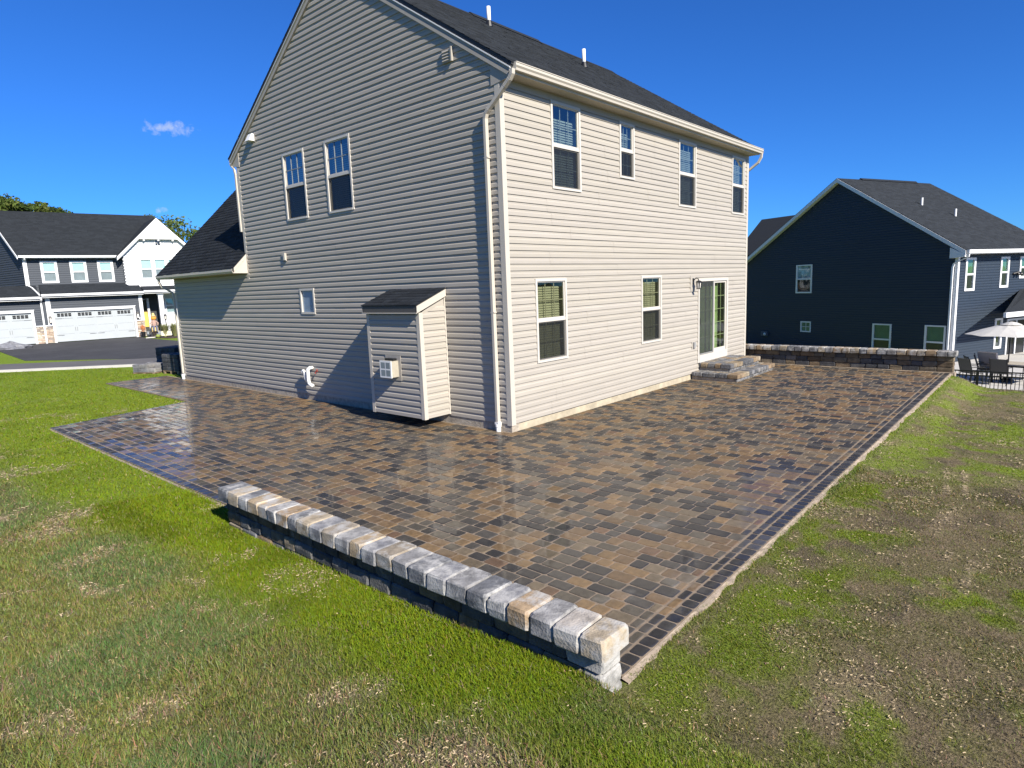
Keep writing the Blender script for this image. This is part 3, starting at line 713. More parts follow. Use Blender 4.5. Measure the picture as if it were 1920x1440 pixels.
mb.quad((a, -.5, .4), (b, -.5, .4), (b, -.5, d), (a, -.5, d)); mb.quad((a, -.02, .4), (a, -.5, .4), (a, -.5, d), (a, -.02, d)); mb.quad((b, -.02, .4), (b, -.5, .4), (b, -.5, d), (b, -.02, d)); mb.quad((a, -.02, .6), (b, -.02, .6), (b, -.5, .6), (a, -.5, .6)); mb.quad((a, -.02, d - .01), (b, -.02, d - .01), (b, -.5, d - .01), (a, -.5, d - .01))
mb.build('door_recess', M['room_grey'], pd)
mb = MB(TR); mb.box(a + .075, a + .10, .03, .055, 1.42, 1.60); mb.build('handle', M['black'], pd)
# wall lantern beside the door
mb = MB(TR); mb.box(7.17, 7.47, .016, .03, 2.36, 2.75); wl_ = mb.build('lamp_mount', M['siding'], house)
mb = MB(TR); mb.tube([(7.32, .03, 2.60), (7.32, .10, 2.68), (7.32, .18, 2.66), (7.32, .19, 2.60)], .012, 8); mb.box(7.28, 7.36, .03, .045, 2.52, 2.68); mb.tube([(7.32, .19, 2.62), (7.32, .19, 2.60), (7.32, .19, 2.585)], [.02, .07, .085], 8); mb.tube([(7.32, .19, 2.585), (7.32, .19, 2.57)], .085, 8)
for k in range(4):
    q = math.pi / 4 + k * math.pi / 2; mb.tube([(7.32 + .07 * math.cos(q), .19 + .07 * math.sin(q), 2.575), (7.32 + .05 * math.cos(q), .19 + .05 * math.sin(q), 2.41)], .008, 5)
mb.box(7.27, 7.37, .14, .24, 2.395, 2.415); lan = mb.build('wall_lantern', M['black'], house)
mb = MB(TR); mb.tube([(7.32, .19, 2.57), (7.32, .19, 2.42)], [.058, .04], 8); mb.build('lantern_glass', M['lampglass'], lan)
# outlet with cover
mb = MB(TR); mb.box(7.28, 7.50, .016, .024, .80, 1.02); ob = mb.build('outlet_mount', M['siding'], house)
mb = MB(TR); mb.box(7.335, 7.435, .024, .07, .84, .99); mb.build('outlet_cover', mat('grey_plastic', (.32, .32, .31), .5), ob)
# bump-out
bx, by0, by1, bz0 = .68, 1.635, 3.245, .19
TBF = frame((-bx, 0, 0), (0, 1, 0), (-1, 0, 0)); TBS = frame((0, by0, 0), (1, 0, 0), (0, -1, 0)); TBL = frame((0, by1, 0), (1, 0, 0), (0, 1, 0))
mb = MB(); mb.box(-bx + .002, -.003, by0 + .002, by1 - .002, bz0 + .01, 2.2); mb.add([(-bx + .002, by0 + .002, 2.2), (-.003, by0 + .002, 2.2), (-.003, by0 + .002, 2.60), (-bx + .002, by1 - .002, 2.2), (-.003, by1 - .002, 2.2), (-.003, by1 - .002, 2.60)], [(0, 1, 2), (3, 5, 4), (0, 2, 5, 3)])
bump = mb.build('bump_out', M['siding'], house)
siding(TBF, lambda z: by0 + .06, lambda z: by1 - .06, bz0, 2.235, [], M['siding'], bump)
siding(TBS, lambda z: -bx + .07 if z < 2.2 else -bx + .07 + (z - 2.2) / .37 * 1.0, lambda z: -.045, bz0, 2.50, [], M['siding'], bump)
siding(TBL, lambda z: -bx + .07 if z < 2.2 else -bx + .07 + (z - 2.2) / .37 * 1.0, lambda z: -.045, bz0, 2.50, [], M['siding'], bump, joined=True)
mb = MB()
for (y, s_) in ((by0, 1), (by1, -1)):
    w_ = .07; t = .022; x = -bx
    pts = [(x - t, y - t * s_), (x + w_, y - t * s_), (x + w_, y + .004 * s_), (x + .004, y + .004 * s_), (x + .004, y + w_ * s_), (x - t, y + w_ * s_)]
    mb = MB(); mb.hexa([(p, q, bz0 - .015) for p, q in pts], [(p, q, 2.24) for p, q in pts]); mb.build('corner_trim', M['trim'], bump)
    mb = MB(); mb.box(-.045, -.017, min(y - .024 * s_, y + .002 * s_), max(y - .024 * s_, y + .002 * s_), bz0 - .01, 2.56); mb.build('corner_trim', M['trim'], bump)
mb = MB(); mb.box(-bx - .09, -bx - .03, by0 - .04, by1 + .04, 2.235, 2.372); mb.build('fascia', mat('shaded_fascia', (.085, .08, .075), .6, .05, 3), bump)  # trim tone darkened to paint the shade under the roof edge
mb = MB(); mb.box(-bx - .105, -bx - .088, by0 - .05, by1 + .05, 2.228, 2.244); mb.build('drip_edge', M['trim'], bump)
bs = .39; T_ = slope_frame((-bx - .11, 0, 2.385), (0, 1, 0), (1, 0, bs)); ln_ = math.hypot(bx + .11, bs * (bx + .11))
mb = MB(); q = [(-bx - .10, by0 - .055, 2.37), (-bx - .10, by1 + .055, 2.37), (-.012, by1 + .055, 2.37 + bs * (bx + .09)), (-.012, by0 - .055, 2.37 + bs * (bx + .09))]; mb.hexa(q, [(x, y, z + .012) for x, y, z in q]); brf = mb.build('bump_roof', M['dark_metal'], house)
shingles(T_, by0 - .06, by1 + .06, ln_, brf, course=.135, tab=.26)
for y0_, y1_ in ((by0 - .055, by0 - .022), (by1 + .022, by1 + .055)):
    mb = MB(); q = [(-bx - .09, y0_, 2.235), (-.016, y0_, 2.235 + bs * (bx + .074)), (-.016, y0_, 2.366 + bs * (bx + .074)), (-bx - .09, y0_, 2.366)]; mb.hexa(q, [(x, y1_, z) for x, _, z in q]); mb.build('rake_board', M['trim'], bump)
mb = MB(); mb.box(-.02, -.004, by0 - .06, by1 + .06, 2.68, 2.73); mb.build('flashing', M['siding'], bump)
# fireplace vent on the bump-out
mb = MB(TBF); mb.box(2.24, 2.72, .016, .026, .90, 1.40); vt = mb.build('vent_mount', M['siding'], bump)
mb = MB(TBF); mb.box(2.32, 2.66, .026, .20, .98, 1.30); mb.build('vent_box', mat('vent_tan', (.42, .38, .30), .5, .1, 8), bump)
mb = MB(TBF); mb.box(2.31, 2.67, .20, .215, .97, 1.31)
vg = mb.build('vent_grille', M['pvc'], bump)
mb = MB(TBF)
for i in range(2):
    for j in range(2): mb.box(2.345 + .155 * i, 2.345 + .155 * i + .13, .2155, .2165, 1.005 + .15 * j, 1.005 + .15 * j + .12)
mb.build('grille_opening', M['greyglass'], bump)
mb = MB(TBF); mb.box(2.36, 2.62, .026, .12, 1.303, 1.345); mb.build('vent_cap', M['black'], bump)
# small vents on the gable wall
mb = MB(TG); mb.box(1.055, 1.315, .016, .05, 6.70, 6.925); lv = mb.build('wall_vent', M['siding'], house)
mb = MB(TG)
for i in range(4): z = 6.715 + i * .05; mb.add([(1.09, .052, z), (1.30, .052, z), (1.30, .066, z + .012), (1.09, .066, z + .012), (1.09, .052, z + .04), (1.30, .052, z + .04)], [(0, 1, 2, 3), (3, 2, 5, 4)])
mb.box(1.045, 1.075, .05, .075, 6.69, 6.935); mb.build('louver', M['siding'], lv)
mb = MB(TG); mb.box(7.38, 7.58, .016, .045, 3.505, 3.695); o2 = mb.build('wall_vent', M['siding'], house)
mb = MB(TG); mb.box(7.38, 7.46, .045, .075, 3.525, 3.70); mb.build('vent_flap', M['trim'], o2)
mb = MB(TG); mb.hexa([(8.44, .016, 6.58), (8.66, .016, 6.58), (8.66, .17, 6.58), (8.44, .17, 6.58)], [(8.46, .016, 6.76), (8.64, .016, 6.76), (8.64, .07, 6.76), (8.46, .07, 6.76)]); hv = mb.build('vent_hood', M['pvc'], house)
mb = MB(TG); mb.box(8.40, 8.70, .012, .02, 6.55, 6.78); mb.build('hood_flange', M['siding'], hv)
# furnace pipes and hose bib low on the gable wall
mb = MB(TG); mb.tube([(6.62, .0, .83), (6.62, .10, .835), (6.635, .14, .80), (6.64, .145, .74), (6.645, .145, .52), (6.62, .145, .445), (6.56, .145, .41), (6.46, .145, .40)], .045, 10); pv = mb.build('furnace_pipe', M['pvc'], house, smooth=True)
mb = MB(TG); mb.tube([(6.82, .0, .50), (6.82, .11, .50), (6.825, .125, .55), (6.83, .125, .70), (6.85, .125, .745), (6.89, .125, .755), (6.93, .125, .73), (6.945, .125, .66)], .036, 10); mb.build('furnace_pipe', M['pvc'], house, smooth=True)
mb = MB(TG); mb.tube([(6.40, .0, .75), (6.40, .07, .75)], .014, 6); mb.tube([(6.34, .07, .78), (6.46, .07, .72)], .012, 6); mb.tube([(6.40, .07, .76), (6.40, .085, .70)], .014, 6); mb.tube([(6.33, .075, .80), (6.36, .075, .76)], .02, 6); mb.build('hose_bib', M['red'], house)
# roof vent pipes
for (x, y, h) in ((4.077, 3.899, .43), (7.015, 3.088, .44)):
    z = EZ + SL * (y + .33); mb = MB(); mb.tube([(x, y, z - .1), (x, y, z + h)], .052, 12); vp = mb.build('vent_pipe', M['pvc'], house, smooth=True)
    mb = MB(); mb.tube([(x, y, z - .05), (x, y, z + .10)], [.10, .062], 10, cap=False); mb.build('pipe_boot', M['black'], vp)
# garage wing roof: slopes towards -x
gs = 1.0; gy0, gy1 = 9.50, 14.84; gx0, gz0 = -.45, 3.40; gtop = 3.7
T_ = slope_frame((gx0, 0, gz0), (0, 1, 0), (1, 0, gs)); gl_len = math.hypot(gtop - gx0, gs * (gtop - gx0))
mb = MB(); q = [(gx0, gy0, gz0 - .05), (gx0, gy1, gz0 - .05), (gtop, gy1, gz0 + gs * (gtop - gx0) - .05), (gtop, D1, gz0 + gs * (gtop - gx0) - .05), (0.0, D1, gz0 - gs * gx0 - .05), (0.0, gy0, gz0 - gs * gx0 - .05)]; mb.hexa(q, [(x, y, z + .045) for x, y, z in q])
q = [(gtop, gy1, gz0 + gs * (gtop - gx0) - .05), (gtop, D1, gz0 + gs * (gtop - gx0) - .05), (2 * gtop - gx0, D1, gz0 - .05), (2 * gtop - gx0, gy1, gz0 - .05)]; mb.hexa(q, [(x, y, z + .045) for x, y, z in q])
gr = mb.build('garage_roof', M['dark_metal'], house)
shingles(T_, gy0, gy1 + .02, gl_len, gr, course=.14, tab=.3, lim=lambda v: (gy0 - .01 if v / math.sqrt(2) < .45 else D1 + .01, gy1 + .02))
mb = MB(); mb.box(.012, 2 * gtop - .02, D2 - .02, D2 - .01, Z0, 3.4); mb.add([(.0, D2 - .012, 3.4), (2 * gtop, D2 - .012, 3.4), (gtop, D2 - .012, gz0 + gs * (gtop - gx0) - .4)], [(0, 1, 2)]); mb.box(2 * gtop - .03, 2 * gtop - .02, D1, D2 - .02, Z0, 3.4); mb.build('garage_wall', M['siding'], house)
mb = MB(TG); mb.extrude([(.34, 3.29), (.425, 3.29), (.455, 3.34), (.455, 3.41), (.445, 3.41), (.445, 3.35), (.415, 3.305), (.34, 3.305)], gy0, gy1 + .05); g2 = mb.build('gutter', M['trim'], house)
mb = MB(); mb.box(-.34, -.002, gy0 + .02, gy1, 3.285, 3.30); mb.build('soffit', MATS['tan_soffit'], house)
mb = MB(); mb.box(-.36, -.34, gy0 + .02, gy1, 3.285, 3.42); mb.build('fascia', M['trim'], house)
mb = MB(); mb.hexa([(-.40, gy0 - .004, 3.29), (-.022, gy0 - .004, 3.285), (-.022, gy0 - .004, 3.77), (-.40, gy0 - .004, 3.40)], [(-.40, gy0 + .02, 3.29), (-.022, gy0 + .02, 3.285), (-.022, gy0 + .02, 3.77), (-.40, gy0 + .02, 3.40)]); mb.build('eave_return', M['trim'], house)
mb = MB(); mb.hexa([(-.40, gy0 - .016, 3.335), (-.022, gy0 - .016, 3.71), (-.022, gy0 - .016, 3.80), (-.40, gy0 - .016, 3.43)], [(-.40, gy0 - .005, 3.335), (-.022, gy0 - .005, 3.71), (-.022, gy0 - .005, 3.80), (-.40, gy0 - .005, 3.43)]); mb.build('rake_board', M['trim'], house)
for xx in (1,):
    mb = MB(); q = [(gx0 + .02, gy1 - .03, gz0 - .19), (gtop, gy1 - .03, gz0 + gs * (gtop - gx0) - .21), (gtop, gy1 - .03, gz0 + gs * (gtop - gx0) - .052), (gx0 + .02, gy1 - .03, gz0 - .035)]; mb.hexa(q, [(x, gy1 - .005, z) for x, _, z in q]); mb.build('rake_board', M['trim'], house)
o = downspout([(-.40, 14.78, 3.29), (-.40, 14.77, 3.18), (-.34, 14.74, 3.04), (-.14, 14.68, 2.92), (-.07, 14.64, 2.82), (-.06, 14.62, 2.6), (-.06, 14.60, .2)], (0, 1, 0), (-.06, 14.60), .075, .055)

# ------------------------------------------------------------------ paved patio
patio = link('patio', None, None, 'structure')
ytl = lambda x: 8.97 + (x + 5.06) * .231
bed = MB(); 
def slab(pts, z0, z1): bed.hexa([(x, y, z0) for x, y in pts], [(x, y, z1) for x, y in pts])
slab([(XE, yR(XE)), (11.25, yR(11.25)), (11.25, 0.0), (.013, 0.0), (.013, 9.0), (XE, ytl(XE) - .0)], -.30, -.0055)
slab([(XE, ytl(XE)), (.013, 9.0), (.013, ytl(-1.9) + .35), (-1.9, ytl(-1.9))], -.30, -.0057)
slab([(-1.9, ytl(-1.9)), (.013, ytl(-1.9) + .35), (.013, 16.2), (-1.9, 16.2)], -.30, -.0053)
bed.build('sand_joints', M['sand'], patio)
TONES = [(.048, .048, .049)] * 5 + [(.076, .074, .070)] * 4 + [(.215, .152, .086)] * 4 + [(.168, .120, .074)] * 3 + [(.165, .138, .100)] * 3 + [(.108, .100, .084)] * 4 + [(.160, .108, .074)] * 1
DARK = [(.042, .043, .047), (.052, .053, .056), (.085, .086, .088), (.038, .040, .044)]
pav = []                                                # x0,x1,y0,y1,colour, angle
J = .009
def add_paver(x0, x1, y0, y1, tones=TONES, q=None):
    c = R.choice(tones); k = R.uniform(.85, 1.15); pav.append((x0, x1, y0, y1, (c[0] * k, c[1] * k, c[2] * k)))
x = XE + .145
xrows = []
while x < 11.2:
    w_ = R.choice((.150, .150, .180)); xrows.append((x, min(x + w_, 11.24))); x += w_
for (xa, xb) in xrows:
    xm = (xa + xb) / 2
    if xm < -1.9: tops = ytl(xm) - .13
    elif xm < 0: tops = 16.2 - .13
    else: tops = 0.0
    if xm < 0 < xb: xb = .01
    y = float(yR(xm)) + .225; first = True
    y_end = tops
    if first: y += 0
    yy = y
    ln = R.choice((.15, .08, .20)); 
    while yy < y_end - .03:
        l_ = ln if first else R.choice((.152, .152, .185, .225, .235, .245)); first = False
        e = min(yy + l_, y_end)
        if y_end - e < .06: e = y_end
        if not (7.25 < xm < 9.92 and yy > -1.28 and xm > 0): add_paver(xa, xb, yy, e)
        yy = e
# border: sailor course and dark soldier course on the right edge
x = XE
while x < 11.2:
    l_ = R.choice((.15, .18, .24)); e = min(x + l_, 11.24); add_paver(x, e, float(yR(x)) + .135, float(yR(x)) + .215, TONES + DARK * 3); x = e
x = XE
while x < 11.2:
    l_ = R.uniform(.13, .155); e = min(x + l_, 11.24); add_paver(x, e, float(yR(x)) - .0, float(yR(x)) + .128, DARK); x = e
y = float(yR(XE)) + .23
while y < ytl(XE) - .02:
    l_ = R.uniform(.14, .16); e = min(y + l_, ytl(XE)); add_paver(XE, XE + .138, y, e, DARK); y = e
x = XE
while x < -1.92:
    e = min(x + .16, -1.9); add_paver(x, e, ytl((x + e) / 2) - .125, ytl((x + e) / 2), DARK); x = e
y = ytl(-1.9)
x = -1.9
while x < -.02:
    e = min(x + .16, 0); add_paver(x, e, 16.2 - .125, 16.2, DARK); x = e
def paver_geo(lx, ly, rnd, var=0):
    rr = random.Random(rnd); hx, hy = lx / 2 - J / 2, ly / 2 - J / 2; cr = min(.022, hx * .35, hy * .35); ch = .007
    def ring(inset, z, jit):
        o = []
        for sx, sy in ((-1, -1), (1, -1), (1, 1), (-1, 1)):
            cx, cy = sx * (hx - inset), sy * (hy - inset); c = max(cr - inset * .4, .006)
            pr = [(cx - sx * c, cy), (cx, cy - sy * c)]
            pr2 = pr if sx * sy < 0 else pr[::-1]
            mid_ = (cx - sx * c * .29, cy - sy * c * .29)
            for p in (pr2[0], mid_, pr2[1]): o.append((p[0] + rr.uniform(-jit, jit), p[1] + rr.uniform(-jit, jit), z))
        return o
    a = ring(0, -.04, .0); b = ring(0, -ch, .0015); c = ring(.006, -.0015, .0015); d = ring(.014, 0.0, .001)
    n = 12; vs = a + b + c + d; fs = []
    for k in range(3):
        for i in range(n): fs.append((k * n + i, k * n + (i + 1) % n, (k + 1) * n + (i + 1) % n, (k + 1) * n + i))
    fs.append(tuple(range(3 * n, 4 * n)))
    return vs, fs
def sdist(p):
    cx, cy = (p[0] + p[1]) / 2, (p[2] + p[3]) / 2; d = Vector((cx, cy, 0)) - CAM; loc = M3.transposed() @ d
    if loc.z > -.1: return 1e9
    u, v = loc.x / -loc.z * .6225 * 1.0, loc.y / -loc.z * .6225
    out = 0 if (abs(u) < .5 * 1.0 and abs(v) < .375) else 50
    hid = 50 if (cx < -5.0 and cy < 0) or (cx < -4.35 and cy < -.5 and cx < -4.75) else 0
    area = (p[1] - p[0]) * (p[3] - p[2])
    return d.length / math.sqrt(area) * .1 + out + hid
order = sorted(range(len(pav)), key=lambda i: sdist(pav[i]))
near = set(order[:298])
cache = {}; big = MB()
for i, p in enumerate(pav):
    lx, ly = p[1] - p[0], p[3] - p[2]; cx, cy = (p[0] + p[1]) / 2, (p[2] + p[3]) / 2
    tx, ty, tz = R.gauss(0, .0085), R.gauss(0, .0085), R.uniform(-.0010, .0010)
    if cx > 0 and cy > -1.5: tx *= .6; ty *= .6
    hz = min(1.0, max(0, (5.35 + cy + .3) / .4)) if cy < -4.9 else 1
    if i in near:
        key = (round(lx, 2), round(ly, 2), i % 3)
        if key not in cache:
            vs, fs = paver_geo(lx, ly, hash(key) & 1023); m_ = MB(); m_.add(vs, fs); cache[key] = m_.mesh('paver', M['paver'])
        o = link('paver', cache[key], patio); o.location = (cx, cy, tz); o.rotation_euler = (ty, tx, R.gauss(0, .006)); o.color = (*p[4], 1)
    else:
        vs, fs = paver_geo(lx, ly, i % 64); big.add([(cx + x, cy + y, z + tz + x * tx + y * ty) for x, y, z in vs], fs, p[4])
big.build('pavers', M['paver'], patio, 'stuff')
# concrete haunch along the outer edges
eb = MB(); xs_ = [XE - .02]
while xs_[-1] < 11.3: xs_.append(xs_[-1] + R.uniform(.05, .16))
ew = [R.uniform(.018, .062) for _ in xs_]; ez = [R.uniform(-.034, -.016) for _ in xs_]; vs = []; fs = []
for k, x in enumerate(xs_):
    yy = float(yR(x)); dz_ = -.25 if x < 6 else -.25 - .05 * (x - 6); vs += [(x, yy - .004, -.010), (x, yy - ew[k] * .6, ez[k] + .006), (x, yy - ew[k], ez[k]), (x, yy - ew[k] - .025, dz_)]
for k in range(len(xs_) - 1):
    for q in range(3): fs.append((4 * k + q, 4 * k + q + 1, 4 * k + q + 5, 4 * k + q + 4))
eb.add(vs, fs)
eb.hexa([(XE - .05, .1, -.2), (XE - .004, .1, -.2), (XE - .004, ytl(XE), -.2), (XE - .05, ytl(XE), -.2)], [(XE - .035, .1, -.03), (XE - .004, .1, -.02), (XE - .004, ytl(XE), -.02), (XE - .035, ytl(XE), -.03)])
eb.build('edge_restraint', M['edge'], patio)

# ------------------------------------------------------------------ stone blocks: seat walls and steps
def block_geo(lx, ly, lz, rnd, jit=.005, ch=.016):
    """chamfered, slightly irregular tumbled block centred on x,y with base at z=0"""
    rr = random.Random(rnd); vs = []; fs = []
    hx, hy = lx / 2 - .003, ly / 2 - .003
    def ring(ins, z):
        o = []
        for sx, sy in ((-1, -1), (1, -1), (1, 1), (-1, 1)):
            a = (sx * (hx - ins - ch), sy * (hy - ins)); b = (sx * (hx - ins), sy * (hy - ins - ch))
            pr = (b, a) if sx * sy > 0 else (a, b)
            # order counter-clockwise
            o += [pr[0], pr[1]]
        return [(x + rr.uniform(-jit, jit), y + rr.uniform(-jit, jit), z + rr.uniform(-jit, jit) * .6) for x, y in o]
    rings = [ring(ch * .8, .002), ring(0, ch), ring(-.002, lz * .5), ring(0, lz - ch), ring(ch * .8, lz)]
    n = 8
    for r_ in rings: vs += r_
    for k in range(len(rings) - 1):
        for i in range(n): fs.append((k * n + i, k * n + (i + 1) % n, (k + 1) * n + (i + 1) % n, (k + 1) * n + i))
    fs += [tuple(reversed(range(n))), tuple(range(4 * n, 5 * n))]
    return vs, fs
GREY = [(.22, .22, .228), (.18, .184, .192), (.25, .245, .24), (.15, .154, .162), (.28, .27, .258)]
TAN = [(.40, .31, .20), (.36, .26, .16), (.42, .35, .25), (.30, .255, .195)]
def put_block(parent, name, cx, cy, z, lx, ly, lz, col, m, rz=0, jit=.006):
    vs, fs = block_geo(lx, ly, lz, R.random(), jit); mb = MB(); mb.add(vs, fs); o = mb.build(name, m, parent)
    o.location = (cx, cy, z); o.rotation_euler = (R.gauss(0, .006), R.gauss(0, .006), rz + R.gauss(0, .012)); o.color = (*col, 1); return o
sw = thing('seat_wall', 'low tumbled-stone seat wall with mixed grey and tan caps along the lawn in front', 'wall', (-5.3, -2.85, 0))
ysplit = [-5.60, -5.405, -5.19, -4.98, -4.775, -4.58, -4.37, -4.13, -3.91, -3.68, -3.46, -3.235, -3.03, -2.845, -2.62, -2.39, -2.17, -1.93, -1.76, -1.53, -1.34, -1.137, -.892, -.683, -.417, -.14]
capc = [TAN[2], None, GREY[2], TAN[1], GREY[0], GREY[3], GREY[2], GREY[0], GREY[1], GREY[2], TAN[3], GREY[0], TAN[0], GREY[2], TAN[3], GREY[0], TAN[2], GREY[1], TAN[1], GREY[2], TAN[0], TAN[0], GREY[3], TAN[2], GREY[1], GREY[4]]
for i, (ya, yb) in enumerate(zip(ysplit, ysplit[1:])):
    c = capc[i] or (.42, .38, .33); k = R.uniform(.92, 1.08)
    put_block(sw, 'cap_stone', -5.317 + .15 - .15 + 5.3 + R.uniform(-.006, .006), (ya + yb) / 2 + 2.85, .295 + R.uniform(-.003, .003), .315, yb - ya, .152, tuple(v * k for v in c), M['stone'])
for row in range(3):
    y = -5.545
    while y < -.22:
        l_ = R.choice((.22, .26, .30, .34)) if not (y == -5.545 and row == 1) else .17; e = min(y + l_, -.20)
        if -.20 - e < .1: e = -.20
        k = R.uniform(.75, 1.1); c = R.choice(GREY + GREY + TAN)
        endb = y < -5.5; put_block(sw, 'wall_stone', -5.282 + 5.3 + R.uniform(-.010, .010), (y + e) / 2 + 2.85, -.125 + row * .1415, .235, e - y, .1405, (.30, .295, .28) if endb else tuple(v * k * (.80, .52, .34)[row] for v in c), M['stone'] if endb else M['step_stone']); y = e  # upper courses darkened to paint the cap's shadow; sun-facing end stones lightened
fw = thing('seat_wall', 'shade-darkened stone seat wall closing the far end of the patio before the navy house', 'wall', (11.3, -2.6, 0))
y = -5.42
while y < .2:
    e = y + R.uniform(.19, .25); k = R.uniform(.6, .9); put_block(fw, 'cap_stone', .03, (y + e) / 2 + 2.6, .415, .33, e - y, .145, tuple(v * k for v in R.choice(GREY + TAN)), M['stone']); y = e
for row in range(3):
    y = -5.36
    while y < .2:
        e = y + R.uniform(.25, .42); k = R.uniform(.30, .55); put_block(fw, 'wall_stone', .085 + R.uniform(-.008, .008), (y + e) / 2 + 2.6, row * .139 - .004, .24, e - y, .137, tuple(v * k for v in R.choice(GREY + TAN + TAN)), M['stone_plain']); y = e  # stone colours lowered to paint the shade on this wall's face
mb = MB(); mb.box(-.13, .1, -2.75, 2.7, -.02, .0); o = mb.build('wall_footing', M['edge'], fw)
mb = MB(); mb.box(-.1, .2, -2.80, -2.62, -.9, -.005); mb.build('wall_footing', M['edge'], fw)
# door steps
stp = thing('stone_steps', 'two tumbled-stone steps leading up to the sliding patio door', 'steps', (8.6, -.65, 0))
def tread(x0, x1, y0, y1, z0, zt, hcap):
    core = MB(); core.box(x0 + .05 - 8.6, x1 - .05 - 8.6, y0 + .05 + .65, y1 + .65, z0, zt - hcap); core.build('step_core', M['block'], stp)
    rows = [(y0, y0 + .30)]; y = y0 + .30
    while y < y1 - .01: e = min(y + R.choice((.16, .2)), y1); rows.append((y, e)); y = e
    for ri, (a, b) in enumerate(rows):
        x = x0
        while x < x1 - .01:
            l_ = R.uniform(.17, .24) if ri == 0 else R.uniform(.15, .26); e = min(x + l_, x1)
            if x1 - e < .07: e = x1
            k = R.uniform(.6, .85); put_block(stp, 'cap_stone', (x + e) / 2 - 8.6, (a + b) / 2 + .65, zt - hcap, e - x, b - a, hcap, tuple(v * k for v in R.choice(GREY + TAN)), M['step_stone'], jit=.004); x = e
    # riser stones below the cap
    x = x0 + .04
    while x < x1 - .05:
        e = min(x + R.uniform(.22, .32), x1 - .04); k = R.uniform(.6, .9); put_block(stp, 'riser_stone', (x + e) / 2 - 8.6, y0 + .075 + .65, z0, e - x, .08, zt - hcap - z0, tuple(v * k for v in R.choice(GREY)), M['step_stone'], jit=.003); x = e
tread(7.26, 9.92, -1.30, -.02, .0, .20, .115)
tread(7.70, 9.80, -.93, -.02, .20, .395, .125)

# ------------------------------------------------------------------ street, driveway, kerb
def flat(name, pts, z, m, kind='structure', th=.06):
    mb = MB(); mb.hexa([(x, y, z - th) for x, y in pts], [(x, y, z) for x, y in pts]); return mb.build(name, m, None, kind)
A1, A2 = Vector((-3.14, 24.94)), Vector((.59, 21.16)); dv = (A2 - A1).normalized(); nv = Vector((-dv.y, dv.x)) * (1 if dv.x * 0 - dv.y * 1 < 0 else 1)
nv = Vector((.712, .702))
P = lambda t, o: tuple(A1 + dv * t + nv * o)
flat('road', [P(-60, .18), P(3.9, .18), P(8, .18), P(16, .18), P(16, 3.8), P(8, 3.6), P(4, 3.5), P(-60, 4.4)], -.022, M['road'])
mb = MB(); mb.hexa([(*P(-60, 0), -.1), (*P(16, 0), -.1), (*P(16, .2), -.1), (*P(-60, .2), -.1)], [(*P(-60, 0), .06), (*P(16, 0), .06), (*P(16, .17), .06), (*P(-60, .17), .06)])
kerb = mb.build('kerb', M['slab'], None, 'structure')
OW = Vector((3.37, 44.04, 0)); thw = math.radians(-8.9); udw = Vector((math.cos(thw), math.sin(thw), 0)); ndw = Vector((udw.y, -udw.x, 0))
W_ = lambda s, o: tuple((OW + udw * s + ndw * o).xy)
flat('driveway', [(-1.25, 30.2), P(3.6, 3.5), P(9, 3.3), (7.6, 30), W_(5.0, 3.0), W_(4.9, -.02), W_(-8, -.02), W_(-8, 4.0), (-.63, 39.1)], -.016, M['asphalt'])

# ------------------------------------------------------------------ white and charcoal house across the street
wh = thing('house', 'charcoal and white house with a double white garage door across the street', 'house', OW, thw)
TW = frame((0, 0, 0), (1, 0, 0), (0, -1, 0))               # s along facade, outwards towards us (local -y)
def TWb(b): return frame((0, b, 0), (1, 0, 0), (0, -1, 0))
BK = 1.2
ops_u = [(-.27, .68, 4.01, 5.49), (1.39, 2.37, 4.01, 5.48), (3.02, 3.99, 4.01, 5.48)]
mb = MB(TWb(BK)); backing(mb, -1.2, 4.68, 3.0, 5.75, ops_u); mb.build('wall', M['charcoal'], wh)
siding(TWb(BK), lambda z: -1.0, lambda z: 4.68, 3.75, 5.62, ops_u, M['charcoal'], wh, joined=True, course=.15)
# garage front
gar = [(0.0, 4.70, 0.0, 2.09), (-6.0, -1.19, 0.0, 2.09)]
mb = MB(TW); backing(mb, -6.6, 5.30, 0.0, 3.05, gar); mb.build('wall', M['charcoal'], wh)
siding(TW, lambda z: -6.5, lambda z: 5.14, 1.16, 2.98, gar + [(-.70, -.36, 1, 3.1)], M['charcoal'], wh, joined=True, course=.15)
# left gable end in shade and the far bulk
mb = MB(); mb.add([(-1.2, BK, 2.5), (-3.6, BK + 8.6, 2.5), (-3.6, BK + 8.6, 5.75), (-2.4, BK + 4.3, 9.05), (-1.2, BK, 5.75)], [(0, 1, 2, 3, 4)]); mb.build('gable_end', M['charcoal'], wh)
siding(frame((-1.2 + .28 * BK, 0, 0), (-.279, 1, 0), (-1, -.279, 0)), lambda z: BK + .05 if z < 5.7 else BK + (z - 5.7) * 1.30 + .1, lambda z: BK + 8.5 if z < 5.7 else BK + 8.6 - (z - 5.7) * 1.30 - .1, 3.0, 8.9, [], M['charcoal'], wh, joined=True, course=.15)
mb = MB(); mb.box(-3.55, 9.3, BK + 8.5, BK + 8.6, 0, 5.75); mb.box(9.2, 9.3, BK + .0, BK + 8.5, 0, 5.75); mb.build('rear_wall', M['charcoal'], wh)
